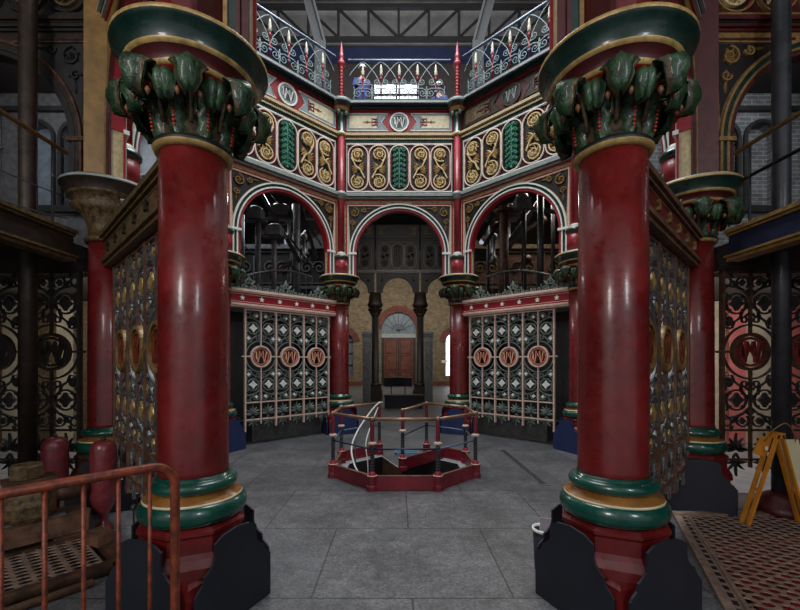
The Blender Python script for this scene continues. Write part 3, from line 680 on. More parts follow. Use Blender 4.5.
    for k in range(n_st):
        cx_ = -fw+.03+pitch*(k+.5); h2 = pitch/2-.01; za, zb = z0+.065, z1-.065
        b = MB(); b.m(P['hole']); b.prism(stadium(cx_, za, zb, h2-.02), -.034, -.03)  # dark plate stands in for the unlit depth of the pierced panel
        b.m(P['st']); b.strip(stadium(cx_, za+.005, zb-.005, h2-.004), .022, -.075, -.03, True); b.m(P['stin']); b.strip(stadium(cx_, za+.024, zb-.024, h2-.023), .018, -.05, -.03, True)
        g = k == n_st//2
        b.m(P['mid'] if g else P['gold']); ya, yc = -.075, -.036; ri = h2-.065; sg = 1 if k % 2 else -1
        if g:
            b.strip([(cx_, za+.08), (cx_, zb-.1)], .022, ya, yc)
            for q_ in range(8):
                zz = za+.11+q_*(zb-za-.26)/7
                for s2 in (-1, 1):
                    b.tear(cx_, zz-.03, pi/2-s2*.9, ri*1.05, .05, ya, yc, s2*1.6)
                    for (ox_, oz_, rr_) in ((.68, .02, .045), (.30, .055, .03)):
                        b.strip(spiral(cx_+s2*ri*ox_, zz+oz_, rr_, 1.2, pi*.5, s2, 9), .016, ya-.01, yc)
                    b.tear(cx_+s2*ri*.5, zz-.02, s2*.2 if s2 > 0 else pi+.2, ri*.55, .03, ya, yc, s2*.6)
            b.tear(cx_, zb-.22, pi/2, .17, .09, ya, yc)
            b.m(P['midb']); b.strip(stadium(cx_, za+.045, zb-.045, h2-.04), .014, -.06, -.03, True)
        else:
            cu, cd = zb-.05-ri, za+.05+ri
            for c_, st, sx in ((cu, -pi*.35, 1), (cd, pi*.65, -1)):
                b.strip(spiral(cx_, c_, ri, .95, st, sg*sx if sg*sx else 1, 26, .55), .026, ya, yc)
                b.strip(spiral(cx_+.02*sg, c_, ri*.52, 1.3, st+2, -sg, 14, .2), .022, ya-.008, yc)
                for q_ in range(10):
                    an = q_*.63+.3; b.tear(cx_+ri*.30*cos(an), c_+ri*.30*sin(an), an+.5*sg, ri*.62, .042, ya-.006*(q_ % 2), yc, .9*sg)
                for q_ in range(5):
                    an = pi/2+(q_-2)*.5; b.tear(cx_, c_-ri*.5, an, ri*.85, .035, ya-.012, yc, (q_-2)*-.4)
            b.strip([(cx_+sg*ri*.9, cu-ri*.45), (cx_+sg*ri*.3, (cu+cd)/2+.04), (cx_-sg*ri*.3, (cu+cd)/2-.04), (cx_-sg*ri*.9, cd+ri*.45)], .03, ya-.01, yc)
            for q_ in range(5):
                b.tear(cx_-sg*.01, (cu+cd)/2+.03, (pi-.9+q_*.42) if sg > 0 else (.9-q_*.42), ri*.95, .045, ya, yc, .6*sg)
                b.tear(cx_+sg*.01, (cu+cd)/2-.03, (-.9+q_*.42) if sg > 0 else (pi+.9-q_*.42), ri*.95, .045, ya, yc, .6*sg)
        b.build('scroll_panel', fz)
    b = MB(); b.m(P['c1']); b.box(-hw, hw, -.06, .06, 7.27, 7.33); b.m(P['dent']); b.box(-hw, hw, -.09, .06, 7.33, 7.36); b.box(-hw, hw, -.07, .06, 7.36, 7.42)
    b.m('black'); nd = 56
    for k in range(nd): x = -hw+2*hw*(k+.5)/nd; b.box(x-.012, x+.012, -.075, -.07, 7.37, 7.41)
    b.m(P['dent']); b.box(-hw, hw, -.12, .06, 7.42, 7.48); b.build('dentil_band', t)
    b = MB(); b.m(P['ent']); b.box(-hw, hw, -.06, .06, 7.48, 8.06)
    en = b.build('entablature', t); zc = 7.77
    for s in (-1, 1):
        b = MB(); b.m(P['bord']); xa, xb = .28, hw-.09; zh = .215
        b.prism([(s*(xa-.0), zc+zh), (s*(xa+.17), zc), (s*xa, zc-zh), (s*xb, zc-zh), (s*xb, zc+zh)], -.068, -.06)
        b.m(P['pan']); b.prism([(s*(xa+.26), zc+zh-.06), (s*(xa+.36), zc), (s*(xa+.26), zc-zh+.06), (s*(xb-.06), zc-zh+.06), (s*(xb-.06), zc+zh-.06)], -.074, -.066)
        b.m(P['ring']); b.strip([(s*(xa-.0), zc+zh), (s*(xa+.17), zc), (s*xa, zc-zh), (s*xb, zc-zh), (s*xb, zc+zh)], .016, -.076, -.06, True)
        b.m(P['orn'])
        for q_ in (-1, 0, 1): b.tear(s*(xa+.28), zc+q_*.06, (0 if s > 0 else pi)+q_*s*.2, .14, .04, -.09, -.074, 0)
        b.strip([(s*(xa+.26), zc-.12), (s*(xa+.26), zc+.12)], .02, -.085, -.07); b.strip([(s*(xa+.4), zc-.07), (s*(xa+.4), zc+.07)], .016, -.085, -.07); b.disc(s*(xa+.52), zc, .03, -.085, -.07, 8)
        b.strip([(s*(xa+.24), zc), (s*(xa+.62), zc)], .012, -.084, -.07)
        b.build('painted_panel', en)
    b = MB(); b.m(P['rd']); b.disc(0, zc, .2, -.075, -.06, 28); b.m(P['bord']); b.ring(0, zc, .155, .185, -.082, -.07, n=28); b.m(P['ring']); b.ring(0, zc, .2, .24, -.09, -.06, n=32); b.m(P['let']); monogram(b, 0, zc, .19, -.088, -.075, .028); b.build('roundel', en)
    b = MB()
    for (mm, ya, za, zb) in (('line', -.09, 8.04, 8.07), ('c1', -.14, 8.07, 8.13), ('c3', -.20, 8.13, 8.16), ('c2', -.24, 8.16, 8.21), ('c1', -.19, 8.21, 8.25)):
        b.m(P[mm]); b.box(-hw, hw, ya, .12, za, zb)
    b.build('cornice', t)
    return t
BN = {90: 'above the middle arch', 135: 'on the back left, above the left white gate', 45: 'on the back right, above the right white gate', 180: 'along the left side, hidden behind the near column', 0: 'along the right side, hidden behind the near column', 225: 'from the nearest left column to the next', 315: 'from the nearest right column to the next', 270: 'directly overhead between the two nearest columns'}
bay0 = None
for a in (90, 135, 180, 0, 225, 315, 270):
    x, y = spos(a); lab = 'painted arcade with gold scroll frieze, %s' % BN[a]
    if bay0 is None: c = bay0 = make_bay(lab, PAINT)
    else: c = copy_tree(bay0, label=lab)
    c['group'] = 'arcade bays'; c.location = (x, y, 0); c.rotation_euler = (0, 0, radians(a-90))
x, y = spos(45); c = make_bay('painted arcade with faded entablature, '+BN[45], DULL); c.location = (x, y, 0); c.rotation_euler = (0, 0, radians(-45)); c['group'] = 'arcade bays'
VY = vpos(202.5)[1]; VX = -vpos(202.5)[0]
c = make_bay('gold and dark red arcade running off the right edge beside the second right column', RPAINT); c.location = (VX+1.53, VY, 0)
c = make_bay('bare brown iron arcade running off the left edge beside the second left column', IRON, dots=False); c.location = (-VX-1.53, VY, 0)

# far dark arcade at the end of the hall crossing
dk = None
for k, xx in enumerate((0.0, -2.05, 2.05)):
    lab = 'blackened iron arch of the far arcade, %s' % ('in front of the wooden doors', 'left of the doors', 'right of the doors')[k]
    if dk is None: dk = c = make_bay(lab, DARK, hw=.98, R=.86, zs=4.96, n_st=3, dots=False, zbase=4.955)
    else: c = copy_tree(dk, label=lab)
    c['group'] = 'far arcade bays'; c.location = (xx-.04, 18.4, 0)
fc = None
for k, xx in enumerate((-1.03, 1.03, -3.08, 3.08)):
    lab = 'dark far arcade column with leafy capital, %s' % ('left of the wooden doors', 'right of the wooden doors', 'behind the red column left of the middle arch', 'behind the red column right of the middle arch')[k]
    if fc is None:
        fc = thing('arcade_column', lab, 'column')
        b = MB(); b.m('ironblk'); b.lathe([(.2, .85), (.17, .9), (.16, 3.9)], 20); b.build('shaft', fc)
        b = MB(); b.m('iron'); b.box(-.33, .33, -.33, .33, 0, .5); b.box(-.28, .28, -.28, .28, .5, .68); b.lathe([(.26, .68), (.28, .74), (.24, .8), (.22, .85)], 20); b.build('plinth', fc)
        b = MB(); b.m('iron'); b.lathe([(.17, 3.88), (.2, 3.92), (.18, 3.97), (.2, 4.2), (.33, 4.3), (.36, 4.42), (.3, 4.5), (.25, 4.95)], 20)
        for q_ in range(8): capital_leaf(b, q_*pi/4, interp([(0, .2), (.5, .3), (.8, .34), (1, .3)]), interp([(0, 3.97), (.5, 4.2), (.8, 4.24), (1, 4.12)]), .09, 6, 4, 2)
        b.build('capital', fc); c = fc
    else: c = copy_tree(fc, label=lab)
    c['group'] = 'far arcade columns'; c.location = (xx-.04, 18.4, 0)
for s in (-1, 1):
    b = MB(); b.m('irongrey'); b.box(-.17, .17, -.17, .17, 0, 3.0); b.box(-.22, .22, -.22, .22, 3.0, 3.1); b.box(-.2, .2, -.2, .2, 2.9, 2.95)
    o = tag(b.build('iron_post'), 'square grey iron post with flat cap, %s of the wooden doors' % ('left' if s < 0 else 'right'), 'post', 'square iron posts'); o.location = (s*1.36-.04, 17.7, 0)

# ------------------------------------------------------------------ lintel beams with stars and cresting
def make_beam(label, mb_='red', me_='pink', ms_='white', mc='lgrey', raw=False):
    t = thing('lintel_beam', label, 'beam'); L = 1.29
    b = MB(); b.m(mb_); b.box(-L, L, -.09, .09, 2.97, 3.19); b.build('beam_body', t)
    b = MB(); b.m(me_)
    for (za, zb, e) in ((2.89, 2.93, .10), (2.93, 2.97, .13), (3.19, 3.22, .12), (3.22, 3.27, .15), (3.0, 3.012, .095), (3.155, 3.167, .095)): b.box(-L, L, -e, e, za, zb)
    b.build('edge_moulding', t)
    for k in range(6):
        b = MB(); b.m(ms_); x = -1.05+k*.42
        for y0, y1 in ((-.115, -.09), (.09, .115)):
            b.prism([(x+(.055 if i % 2 == 0 else .028)*cos(pi/2+i*pi/5), 3.082+(.055 if i % 2 == 0 else .028)*sin(pi/2+i*pi/5)) for i in range(10)], y0, y1)
        b.build('star', t)
    for k in range(3):
        b = MB(); b.m(mc); x = -.86+k*.86; y0, y1 = -.012, .012; z = 3.27
        for s in (-1, 1):
            b.strip(spiral(x+s*.10, z+.07, .07, 1.3, -pi/2, s, 12), .018, y0, y1); b.strip(spiral(x+s*.23, z+.05, .05, 1.2, pi/2, -s, 10), .016, y0, y1)
            b.strip([(x, z+.16), (x+s*.06, z+.13), (x+s*.07, z+.2), (x, z+.27)], .02, y0, y1)
            b.tear(x+s*.04, z+.12, pi/2-s*.9, .14, .045, y0-.015, y1, s*.5); b.tear(x+s*.02, z, pi/2-s*.25, .14, .04, y0-.01, y1)
            b.strip(spiral(x+s*.34, z+.045, .05, 1.2, -pi/2, s, 10), .014, y0, y1); b.tear(x+s*.42, z, pi/2, .1, .04, y0-.01, y1); b.tear(x+s*.2, z+.08, pi/2, .09, .035, y0-.01, y1)
        b.tear(x, z+.14, pi/2, .19, .07, y0-.02, y1)
        b.box(x-.43, x+.43, y0, y1, z, z+.02)
        b.build('cresting', t)
    return t
LN = {135: 'red beam with white stars above the back left gate', 45: 'red beam with white stars above the back right gate', 180: 'red starred beam along the left side', 0: 'red starred beam along the right side'}
be = None
for a, lab in LN.items():
    x, y = spos(a)
    if be is None: be = c = make_beam(lab)
    else: c = copy_tree(be, label=lab)
    c['group'] = 'starred lintel beams'; c.location = (x, y, 0); c.rotation_euler = (0, 0, radians(a-90))
x, y = spos(225); c = make_beam('bare brown beam with dark cresting beside the nearest left column', 'rawcap', 'rawcap', 'iron', 'iron'); c.location = (x, y, 0); c.rotation_euler = (0, 0, radians(135)); c['group'] = 'starred lintel beams'
x, y = spos(315); c = make_beam('dull dark red beam with brown edges beside the nearest right column', 'shaft', 'timber', 'dgold', 'iron'); c.location = (x, y, 0); c.rotation_euler = (0, 0, radians(-135)); c['group'] = 'starred lintel beams'

# ------------------------------------------------------------------ grille gates
def make_gate(label, fr='pink', orn='lgrey', fl='white', medr='pink', medp='orange_red', medl='cream', blk='black', nmod=3, group='grille gates'):
    t = thing('grille_gate', label, 'gate', group=group); w = .70; X = nmod*w/2; zc = 1.88; zt = 2.88; zl = .905; zb = .54
    b = MB(); b.m(fr); y0, y1 = -.02, .02
    for k in range(nmod+1): x = -X+k*w; b.box(x-.017, x+.017, y0-.01, y1+.01, .30 if k in (0, nmod) else .36, zt)
    for k in range(nmod):
        x = -X+(k+.5)*w
        for za, zz in ((zb-.1, zc-.235), (zc+.235, zt)): b.box(x-.012, x+.012, y0, y1, za, zz)
        for s in (-1, 1): x2 = sorted((x+s*.235, x+s*(.35 if not ((k == 0 and s < 0) or (k == nmod-1 and s > 0)) else .42))); b.box(x2[0], x2[1], y0, y1, zc-.014, zc+.014)
    for z in (zl, zb, zt-.015): b.box(-X, X, y0, y1, z-.013, z+.013)
    b.build('gate_frame', t)
    for k in range(nmod):
        cx_ = -X+(k+.5)*w
        b = MB(); b.m(medr); b.ring(cx_, zc, .20, .235, -.03, .03, n=28); md = b.build('medallion', t)
        b = MB(); b.m(medp); b.ring(cx_, zc, .155, .185, -.012, .012, n=24); monogram(b, cx_, zc, .2, -.02, .02, .045)
        b.m(medl); monogram(b, cx_, zc, .19, -.026, -.018, .016); b.ring(cx_, zc, .165, .172, -.018, .018, n=24)
        b.build('monogram', md)
        for s in (-1, 1):
            for v in (-1, 1):
                b = MB(); b.m(orn); ya, yc = -.014, .014
                def Pt(x, z): return (cx_+s*x, zc+v*z)
                def rg(x, z, r, wd, a0=0, a1=2*pi, n=18):
                    full = abs(a1-a0-2*pi) < 1e-6
                    b.strip([Pt(x+r*cos(a0+(a1-a0)*i/n), z+r*sin(a0+(a1-a0)*i/n)) for i in range(n if full else n+1)], wd, ya, yc, full)
                rg(0, 0, .335, .020, .12, pi/2-.05, 14)
                rg(.175, .60, .125, .020)
                for q_ in range(4):
                    a = q_*pi/2+.78; P_ = Pt(.175+.11*cos(a), .60+.11*sin(a)); b.disc(P_[0], P_[1], .014, ya, yc, 6)
                rg(.095, .855, .075, .018, -pi*.5, pi*1.25); rg(.285, .875, .05, .016, 0, 2*pi, 12); rg(.28, .38, .055, .016, 0, 2*pi, 12)
                b.strip([Pt(.02, .70), Pt(.08, .76), Pt(.17, .80), Pt(.27, .82), Pt(.33, .78)], .018, ya, yc)
                b.strip([Pt(.33, .50), Pt(.30, .46), Pt(.33, .43)], .018, ya, yc); b.strip([Pt(.02, .48), Pt(.06, .44), Pt(.12, .43), Pt(.2, .37), Pt(.23, .29)], .018, ya, yc)
                rg(.075, .40, .035, .014, 0, 2*pi, 10); rg(.31, .70, .03, .014, 0, 2*pi, 10); rg(.04, .56, .022, .012, 0, 2*pi, 8)
                ang = lambda a: (a if s > 0 else pi-a)*1.0
                for (px_, pz_, a, L) in ((.17, .80, 1.1, .1), (.17, .80, .3, .1), (.23, .29, .2, .09), (.12, .43, 1.9, .08), (.33, .5, 2.4, .08), (.05, .73, 2.2, .07), (.22, .92, 1.2, .08), (.3, .27, -.6, .09)):
                    aa = ang(a); aa = aa if v > 0 else -aa; P_ = Pt(px_, pz_); b.tear(P_[0], P_[1], aa, L, .035, ya-.01, yc)
                pn = b.build('scrollwork', t)
                for (px_, pz_, r) in ((.105, .86, .042), (.28, .38, .044), (.175, .60, .092)):
                    b = MB(); b.m(fl); P_ = Pt(px_, pz_); b.prism([(P_[0]+(r if i % 2 == 0 else r*.58)*cos(i*pi/4), P_[1]+(r if i % 2 == 0 else r*.58)*sin(i*pi/4)) for i in range(8)], ya-.014, yc+.004)
                    b.build('flower', pn)
            x = cx_+s*.175
            b = MB(); b.m(orn)
            for q_ in range(7):
                a = pi/2+(q_-3)*.42; b.tear(x, zb+.13, a, .20 if q_ == 3 else .16, .045, -.02, .012, (q_-3)*.35)
            for q_ in (-1, 1): b.tear(x, zb+.13, -pi/2+q_*1.1, .14, .04, -.02, .012, q_*.8); b.tear(x, zb+.08, -pi/2+q_*.5, .09, .03, -.02, .012)
            for q_ in range(5):
                a = -pi/2+(q_-2)*.55; b.tear(x, zb-.02, a, .19 if q_ == 2 else .15, .04, -.02, .012, (q_-2)*.5)
            b.build('palmette', t)
    return t
GN = {135: ('white and grey scroll gate with three monogram medallions, back left', .1), 45: ('white and grey scroll gate with three monogram medallions, back right', -.1),
      180: ('scroll gate along the left side behind the nearest column', 0), 0: ('scroll gate along the right side behind the nearest column', 0)}
g0 = None
for a, (lab, off) in GN.items():
    x, y = spos(a); rz = radians(a-90); x += off*cos(rz); y += off*sin(rz)
    if g0 is None: g0 = c = make_gate(lab)
    else: c = copy_tree(g0, label=lab)
    c.location = (x, y, 0); c.rotation_euler = (0, 0, rz)
g1 = None
for a, off, lab in ((225, .12, 'bronze-brown scroll gate seen edge on beside the nearest left column'), (315, -.12, 'bronze-brown scroll gate seen edge on beside the nearest right column')):
    x, y = spos(a); rz = radians(a-90); x += off*cos(rz); y += off*sin(rz)
    if g1 is None: g1 = c = make_gate(lab, 'timber', 'irongrey', 'gold', 'dgold', 'rustorange', 'dgold')
    else: c = copy_tree(g1, label=lab)
    c.location = (x, y, 0); c.rotation_euler = (0, 0, rz)
c = make_gate('unpainted black iron grille at the far left behind the machinery', 'iron', 'ironblk', 'ironblk', 'iron', 'ironblk', 'iron'); c.location = (-VX-.38-1.05, VY, 0)
c = make_gate('black iron grille with red-brown medallions at the far right', 'rustiron', 'ironblk', 'ironblk', 'rustiron', 'rustred', 'iron'); c.location = (VX+.38+1.05, VY, 0)
for s in (-1, 1):
    b = MB(); b.m('iron'); x = sorted((s*(VX+.3), s*(VX+2.7))); b.box(x[0], x[1], VY-.05, VY+.1, 2.88, 3.02)
    tag(b.build('grille_head_rail'), 'dark iron head rail above the far %s grille' % ('left' if s < 0 else 'right'), 'rail')
# stone beds behind the back gates
for s in (-1, 1):
    t = MB(); t.m('concrete'); P = [(s*1.98, 10.12), (s*3.25, 8.85), (s*3.75, 9.35), (s*2.48, 10.62)]
    if s < 0: P = P[::-1]
    o = len(t.v); t.hprism(P, 0, .40)
    tag(t.build('engine_bed'), 'low dark stone bed behind the foot of the back %s gate' % ('left' if s < 0 else 'right'), 'stone block', 'stone beds')

# ------------------------------------------------------------------ gallery railings
def make_railing(label):
    t = thing('gallery_railing', label, 'railing', group='gallery railings'); z0 = 8.28; zt = 9.27; L = 1.28; yy = -.12
    b = MB(); b.m('railblue'); b.tube([(-L, yy, zt), (L, yy, zt)], .028, 8); b.m('white'); b.tube([(-L, yy-.006, zt+.02), (L, yy-.006, zt+.02)], .014, 6); b.build('top_rail', t)
    b = MB(); b.m('navy'); b.box(-L, L, yy-.02, yy+.02, z0, z0+.03); b.build('bottom_rail', t)
    p = .454
    for k in range(-2, 3):
        x = k*p; b = MB(); b.m('red'); b.lathe([(.014, z0), (.014, z0+.25), (.03, z0+.27), (.016, z0+.3), (.018, z0+.5), (.045, z0+.53), (.02, z0+.57), (.02, z0+.62)], 8, cx=x, cy=yy)
        b.m('railblue'); b.box(x-.035, x+.035, yy-.02, yy+.02, z0+.2, z0+.24)
        sp = b.build('spear_post', t)
        b = MB(); b.m('pale'); b.lathe([(.015, z0+.60), (.045, z0+.64), (.03, z0+.69), (.042, z0+.72), (.026, z0+.77), (.034, z0+.79), (.014, z0+.87), (.001, z0+.91)], 8, cx=x, cy=yy); b.build('spear_head', sp)
        b = MB(); b.m('bluegrey'); ya, yc = yy-.009, yy+.009
        for s in (-1, 1):
            b.strip([(x, zt-.02), (x+s*p*.3, zt-.12), (x+s*p*.6, zt-.28), (x+s*p*.85, zt-.46), (x+s*p*.97, zt-.62)] if abs(x+s*p) < 1.2 else [(x, zt-.02), (x+s*p*.3, zt-.12), (x+s*p*.6, zt-.28), (x+s*p*.72, zt-.37)], .013, ya, yc)
            b.strip(spiral(x+s*.13, z0+.18, .11, 1.6, pi/2, -s, 18), .013, ya, yc); b.strip(spiral(x+s*.105, z0+.46, .075, 1.4, -pi/2, s, 14), .012, ya, yc)
            b.strip([(x+s*.02, z0+.30), (x+s*.13, z0+.30)], .016, ya, yc); b.strip([(x+s*.03, z0+.39), (x+s*.1, z0+.385)], .016, ya, yc)
            b.strip([(x+s*.227, z0+.03), (x+s*.2, z0+.2), (x+s*.227, z0+.35)], .012, ya, yc)
        b.build('scrollwork', t)
    return t
r0 = None
for a in (90, 135, 45, 180, 0):
    x, y = spos(a); lab = 'spearhead scroll railing of the upper gallery, ' + {90: 'centre back, in front of the workman', 135: 'sloping away at upper left', 45: 'sloping away at upper right', 180: 'along the left side', 0: 'along the right side'}[a]
    if r0 is None: r0 = c = make_railing(lab)
    else: c = copy_tree(r0, label=lab)
    c.location = (x, y, 0); c.rotation_euler = (0, 0, radians(a-90))
for s in (-1, 1):
    b = MB(); b.m('dred'); b.lathe([(.2, 8.25), (.2, 8.5), (.14, 8.6), (.13, 12), (.13, 16.6)], 12, cx=s*3.55, cy=8.35)
    tag(b.build('gallery_column'), 'dark red upper column rising behind the %s gallery railing' % ('left' if s < 0 else 'right'), 'column', 'upper gallery columns')

# ------------------------------------------------------------------ balcony girders, rails, dark side columns
for s, nm in ((-1, 'left'), (1, 'right')):
    web, fl = ('iron', 'rawcap') if s < 0 else ('navy', 'dgold')
    t = thing('balcony_girder', '%s balcony girder running forward from the second %s column' % ('rusty brown' if s < 0 else 'navy blue gold-edged', nm), 'girder', (s*3.90, 0, 0))
    b = MB(); b.m(web); b.box(-.05, .05, -.5, 4.72, 2.99, 3.26); b.build('web', t)
    b = MB(); b.m(fl)
    for (e, za, zb) in ((.08, 2.93, 2.97), (.11, 2.97, 2.995), (.08, 3.22, 3.25), (.11, 3.25, 3.29)): b.box(-e, e, -.5, 4.72, za, zb)
    b.build('flange', t)
    t = thing('balcony_handrail', '%s handrail with thin standards above the %s balcony girder' % ('brass', nm), 'handrail', (s*3.95, 0, 3.20))
    b = MB(); b.m('brass'); b.tube([(0, -.4, 1.02), (0, 4.75, 1.02)], .024, 10); b.build('top_rail', t)
    if s > 0: b = MB(); b.m('navy'); b.tube([(0, -.4, .66), (0, 4.75, .66)], .02, 8); b.build('middle_rail', t)
    else:
        for zz, sag in ((.5, .06), (.25, .1)):
            b = MB(); b.m('irongrey'); b.tube([(0, 4.75-5*i/20, zz-sag*abs(sin(pi*i/7))) for i in range(21)], .006, 5); b.build('wire', t)
    for yy in (4.55, 3.95, 3.35, 2.3, 1.2):
        b = MB(); b.m('irondk'); b.lathe([(.03, 0), (.014, .03), (.014, 1.0)], 8, cy=yy)
        b.m('irongrey'); b.lathe([(.001, -.02), (.03, 0), (.001, .02)], 8, T=Matrix.Translation((0, yy, .66))); b.build('standard', t)
    t = thing('support_column', 'slender dark round column from floor to roof by the far %s grille' % nm, 'column', (4.41 if s > 0 else -4.33, 4.66, 0))
    b = MB(); b.m('irondk' if s > 0 else 'iron'); b.lathe([(.09, .2), (.088, 3.0), (.088, 16.6)], 20); b.build('shaft', t)
    b = MB(); b.m('dred' if s > 0 else 'iron'); b.lathe([(.27, 0), (.27, .07), (.25, .11), (.2, .14), (.19, .19), (.13, .23), (.09, .25)], 28); b.build('base', t)

# ------------------------------------------------------------------ engines in the side bays
def engine(s):
    nm = 'left' if s < 0 else 'right'
    t = thing('beam_engine', 'dark iron beam engine gear seen through the back %s arch' % nm, 'engine', (0, 0, 3.15))
    def P(px, py, Y): return ((px-397.7)*Y/401.6-.04, Y, 1.74+(363-py)*Y/401.6-3.15)
    if s < 0:
        for (px, y0, y1, Y, r) in ((258, 221, 268, 12.0, .085), (274, 240, 285, 11.6, .07), (296, 205, 285, 12.6, .13), (243, 215, 282, 12.4, .05)):
            a, c = P(px, y0, Y), P(px, y1, Y); b = MB(); b.m('irongrey'); b.tube([a, (a[0], a[1], 0)], r, 12); b.build('piston_rod', t)
        for (px, py, Y, w, h) in ((256, 214, 12.0, .2, .3), (275, 231, 11.6, .2, .26), (281, 212, 12.8, .3, .3)):
            c = P(px, py, Y); b = MB(); b.m('irongrey')
            b.box(c[0]-w, c[0]+w, Y-w, Y+w, c[2]-h*.6, c[2]+h*.4); b.lathe([(w*.9, -h*.1), (w*1.1, 0), (w*.8, h*.25), (.001, h*.4)], 14, T=Matrix.Translation((c[0], Y, c[2]+h*.4)))
            b.box(c[0]-w*1.6, c[0]+w*1.6, Y-.08, Y+.08, c[2]-h*.8, c[2]-h*.6); b.build('crosshead', t)
        segs = [((236, 206), (280, 245)), ((262, 195), (300, 262)), ((268, 188), (296, 222)), ((300, 212), (322, 246)), ((288, 235), (308, 262)), ((284, 262), (306, 276)), ((236, 238), (262, 262)), ((300, 205), (316, 258))]
        for i, (p, q_) in enumerate(segs):
            Y = 12.2+.2*(i % 4); b = MB(); b.m('irondk' if i % 2 else 'ironblk'); b.bar(P(p[0], p[1], Y), P(q_[0], q_[1], Y), .1 if i in (1, 2, 7) else .045, .12 if i in (1, 2, 7) else .05); b.build('link_rod', t)
    else:
        for (px, Y, r, mt) in ((504, 12.4, .14, 'rustiron'), (524, 12.4, .07, 'irondk'), (540.5, 12.0, .095, 'irondk'), (488, 13.4, .05, 'irondk'), (553, 13.0, .06, 'ironblk')):
            a = P(px, 205, Y); b = MB(); b.m(mt); b.tube([(a[0], a[1], 4.4 if px != 504 else a[2]-.1), (a[0], a[1], 0)], r, 14)
            if px == 504: b.lathe([(.15, -.25), (.3, -.22), (.3, -.16), (.16, -.14), (.16, -.05)], 16, T=Matrix.Translation((a[0], a[1], a[2])))
            b.build('piston_rod', t)
        for (px, py, Y, w, h) in ((522, 204, 12.4, .22, .35), (510, 214, 12.9, .25, .3)):
            c = P(px, py, Y); b = MB(); b.m('irongrey'); b.box(c[0]-w, c[0]+w, Y-w, Y+w, c[2]-h*.6, c[2]+h*.4); b.lathe([(w, 0), (w*.7, .15), (.001, .2)], 12, T=Matrix.Translation((c[0], Y, c[2]+h*.4))); b.build('crosshead', t)
        segs = [((478, 240), (500, 205)), ((484, 246), (506, 212)), ((510, 240), (540, 200)), ((508, 250), (530, 215)), ((470, 246), (486, 224)), ((530, 208), (568, 214))]
        for i, (p, q_) in enumerate(segs):
            Y = 12.6+.2*(i % 4); b = MB(); b.m('irondk' if i % 2 else 'ironblk'); b.bar(P(p[0], p[1], Y), P(q_[0], q_[1], Y), .16 if i in (2, 3) else .07, .12); b.build('link_rod', t)
    return t
EL = engine(-1); ER = engine(1)
for t_, s_ in ((EL, -1), (ER, 1)):
    rnd = random.Random(3)
    for k in range(9):
        x = s_*(2.7+rnd.random()*1.9); y = 12.9+rnd.random()*.8; z = 1.6+rnd.random()*2.2
        b = MB(); b.m(('irongrey', 'rustiron', 'ironblk')[k % 3])
        if k % 3 == 0: b.lathe([(.04, -.5), (.1, -.45), (.1, -.3), (.05, -.25), (.05, .25), (.12, .3), (.12, .42), (.03, .5)], 12, T=Matrix.Translation((x, y, z)))
        elif k % 3 == 1: b.bar((x-.5, y, z-.3), (x+.5, y, z+.35), .09, .12); b.lathe([(.001, -.1), (.13, -.08), (.13, .08), (.001, .1)], 14, T=Matrix.Translation((x+.45, y, z+.3)) @ Matrix.Rotation(pi/2, 4, 'X'))
        else: b.box(x-.22, x+.22, y-.1, y+.1, z-.12, z+.12); b.box(x-.3, x+.3, y-.14, y+.14, z+.12, z+.17)
        b.build('linkage', t_)

# daylight patches behind the engines: windows in the back wall of the engine bays
for s in (-1, 1):
    b = MB(); b.m('sky_win_dim')
    cs = [(-4.35, 5.6, .28), (-3.9, 5.0, .3), (-3.45, 4.65, .22)] if s < 0 else [(3.5, 5.3, .28), (4.1, 4.8, .22), (3.0, 4.6, .2)]
    for (x, z, w) in cs: b.prism([(x-w, z+1.5), (x+w*.9, z+.9), (x+w, z+.5), (x-w*.6, z+.3)], 16.1, 16.15)
    b.m('iron')
    for (x, z, w) in cs: b.box(x-.02, x+.02, 16.03, 16.1, z+.3, z+1.5)
    struct(b, 'window_%d' % (4 if s < 0 else 5))
# ornate inner parapet walls at engine level (framed panels)
for s in (-1, 1):
    t = thing('engine_parapet', 'panelled %s parapet wall at engine level behind the back %s arch' % ('black iron' if s < 0 else 'brown iron', 'left' if s < 0 else 'right'), 'parapet', (s*5.0, 14.2, 3.15))
    m1, m2 = ('ironblk', 'irongrey') if s < 0 else ('rustiron', 'rawcap')
    b = MB(); b.m(m1); b.box(-2.6, 2.6, -.05, .05, 0, 2.6); b.build('parapet_wall', t)
    b = MB(); b.m(m2); b.box(-2.6, 2.6, -.14, .08, 2.6, 2.75); b.box(-2.6, 2.6, -.1, .05, 1.2, 1.3); b.build('ledge', t)
    for k in range(4):
        b = MB(); b.m(m2); x = -1.95+k*1.3; b.strip([(x-.55, 1.4), (x+.55, 1.4), (x+.55, 2.5), (x-.55, 2.5)], .06, -.09, -.05, True)
        b.strip(spiral(x-.2, 1.95, .25, 1.5, 0, 1), .04, -.08, -.05); b.strip(spiral(x+.25, 1.95, .25, 1.5, pi, -1), .04, -.08, -.05); b.build('panel', t)
# inner hoop rails and palings on the engine floor
for s in (-1, 1):
    t = thing('engine_guard_rail', 'curved iron guard rail with thin palings behind the back %s cresting' % ('left' if s < 0 else 'right'), 'railing', (s*3.1, 10.6, 3.15))
    pts = []
    for i in range(13):
        u = i/12; pts.append((s*(-.7+u*1.7), .45-u*1.1 if s > 0 else .45-u*1.1, .95-.25*sin(pi*u*.5)**2+.18*sin(pi*u)))
    b = MB(); b.m('irongrey'); b.tube(pts, .025, 8); b.build('top_rail', t)
    for i, p in enumerate(pts):
        b = MB(); b.m('irondk'); b.tube([(p[0], p[1], 0), p], .014, 5); b.build('paling', t)

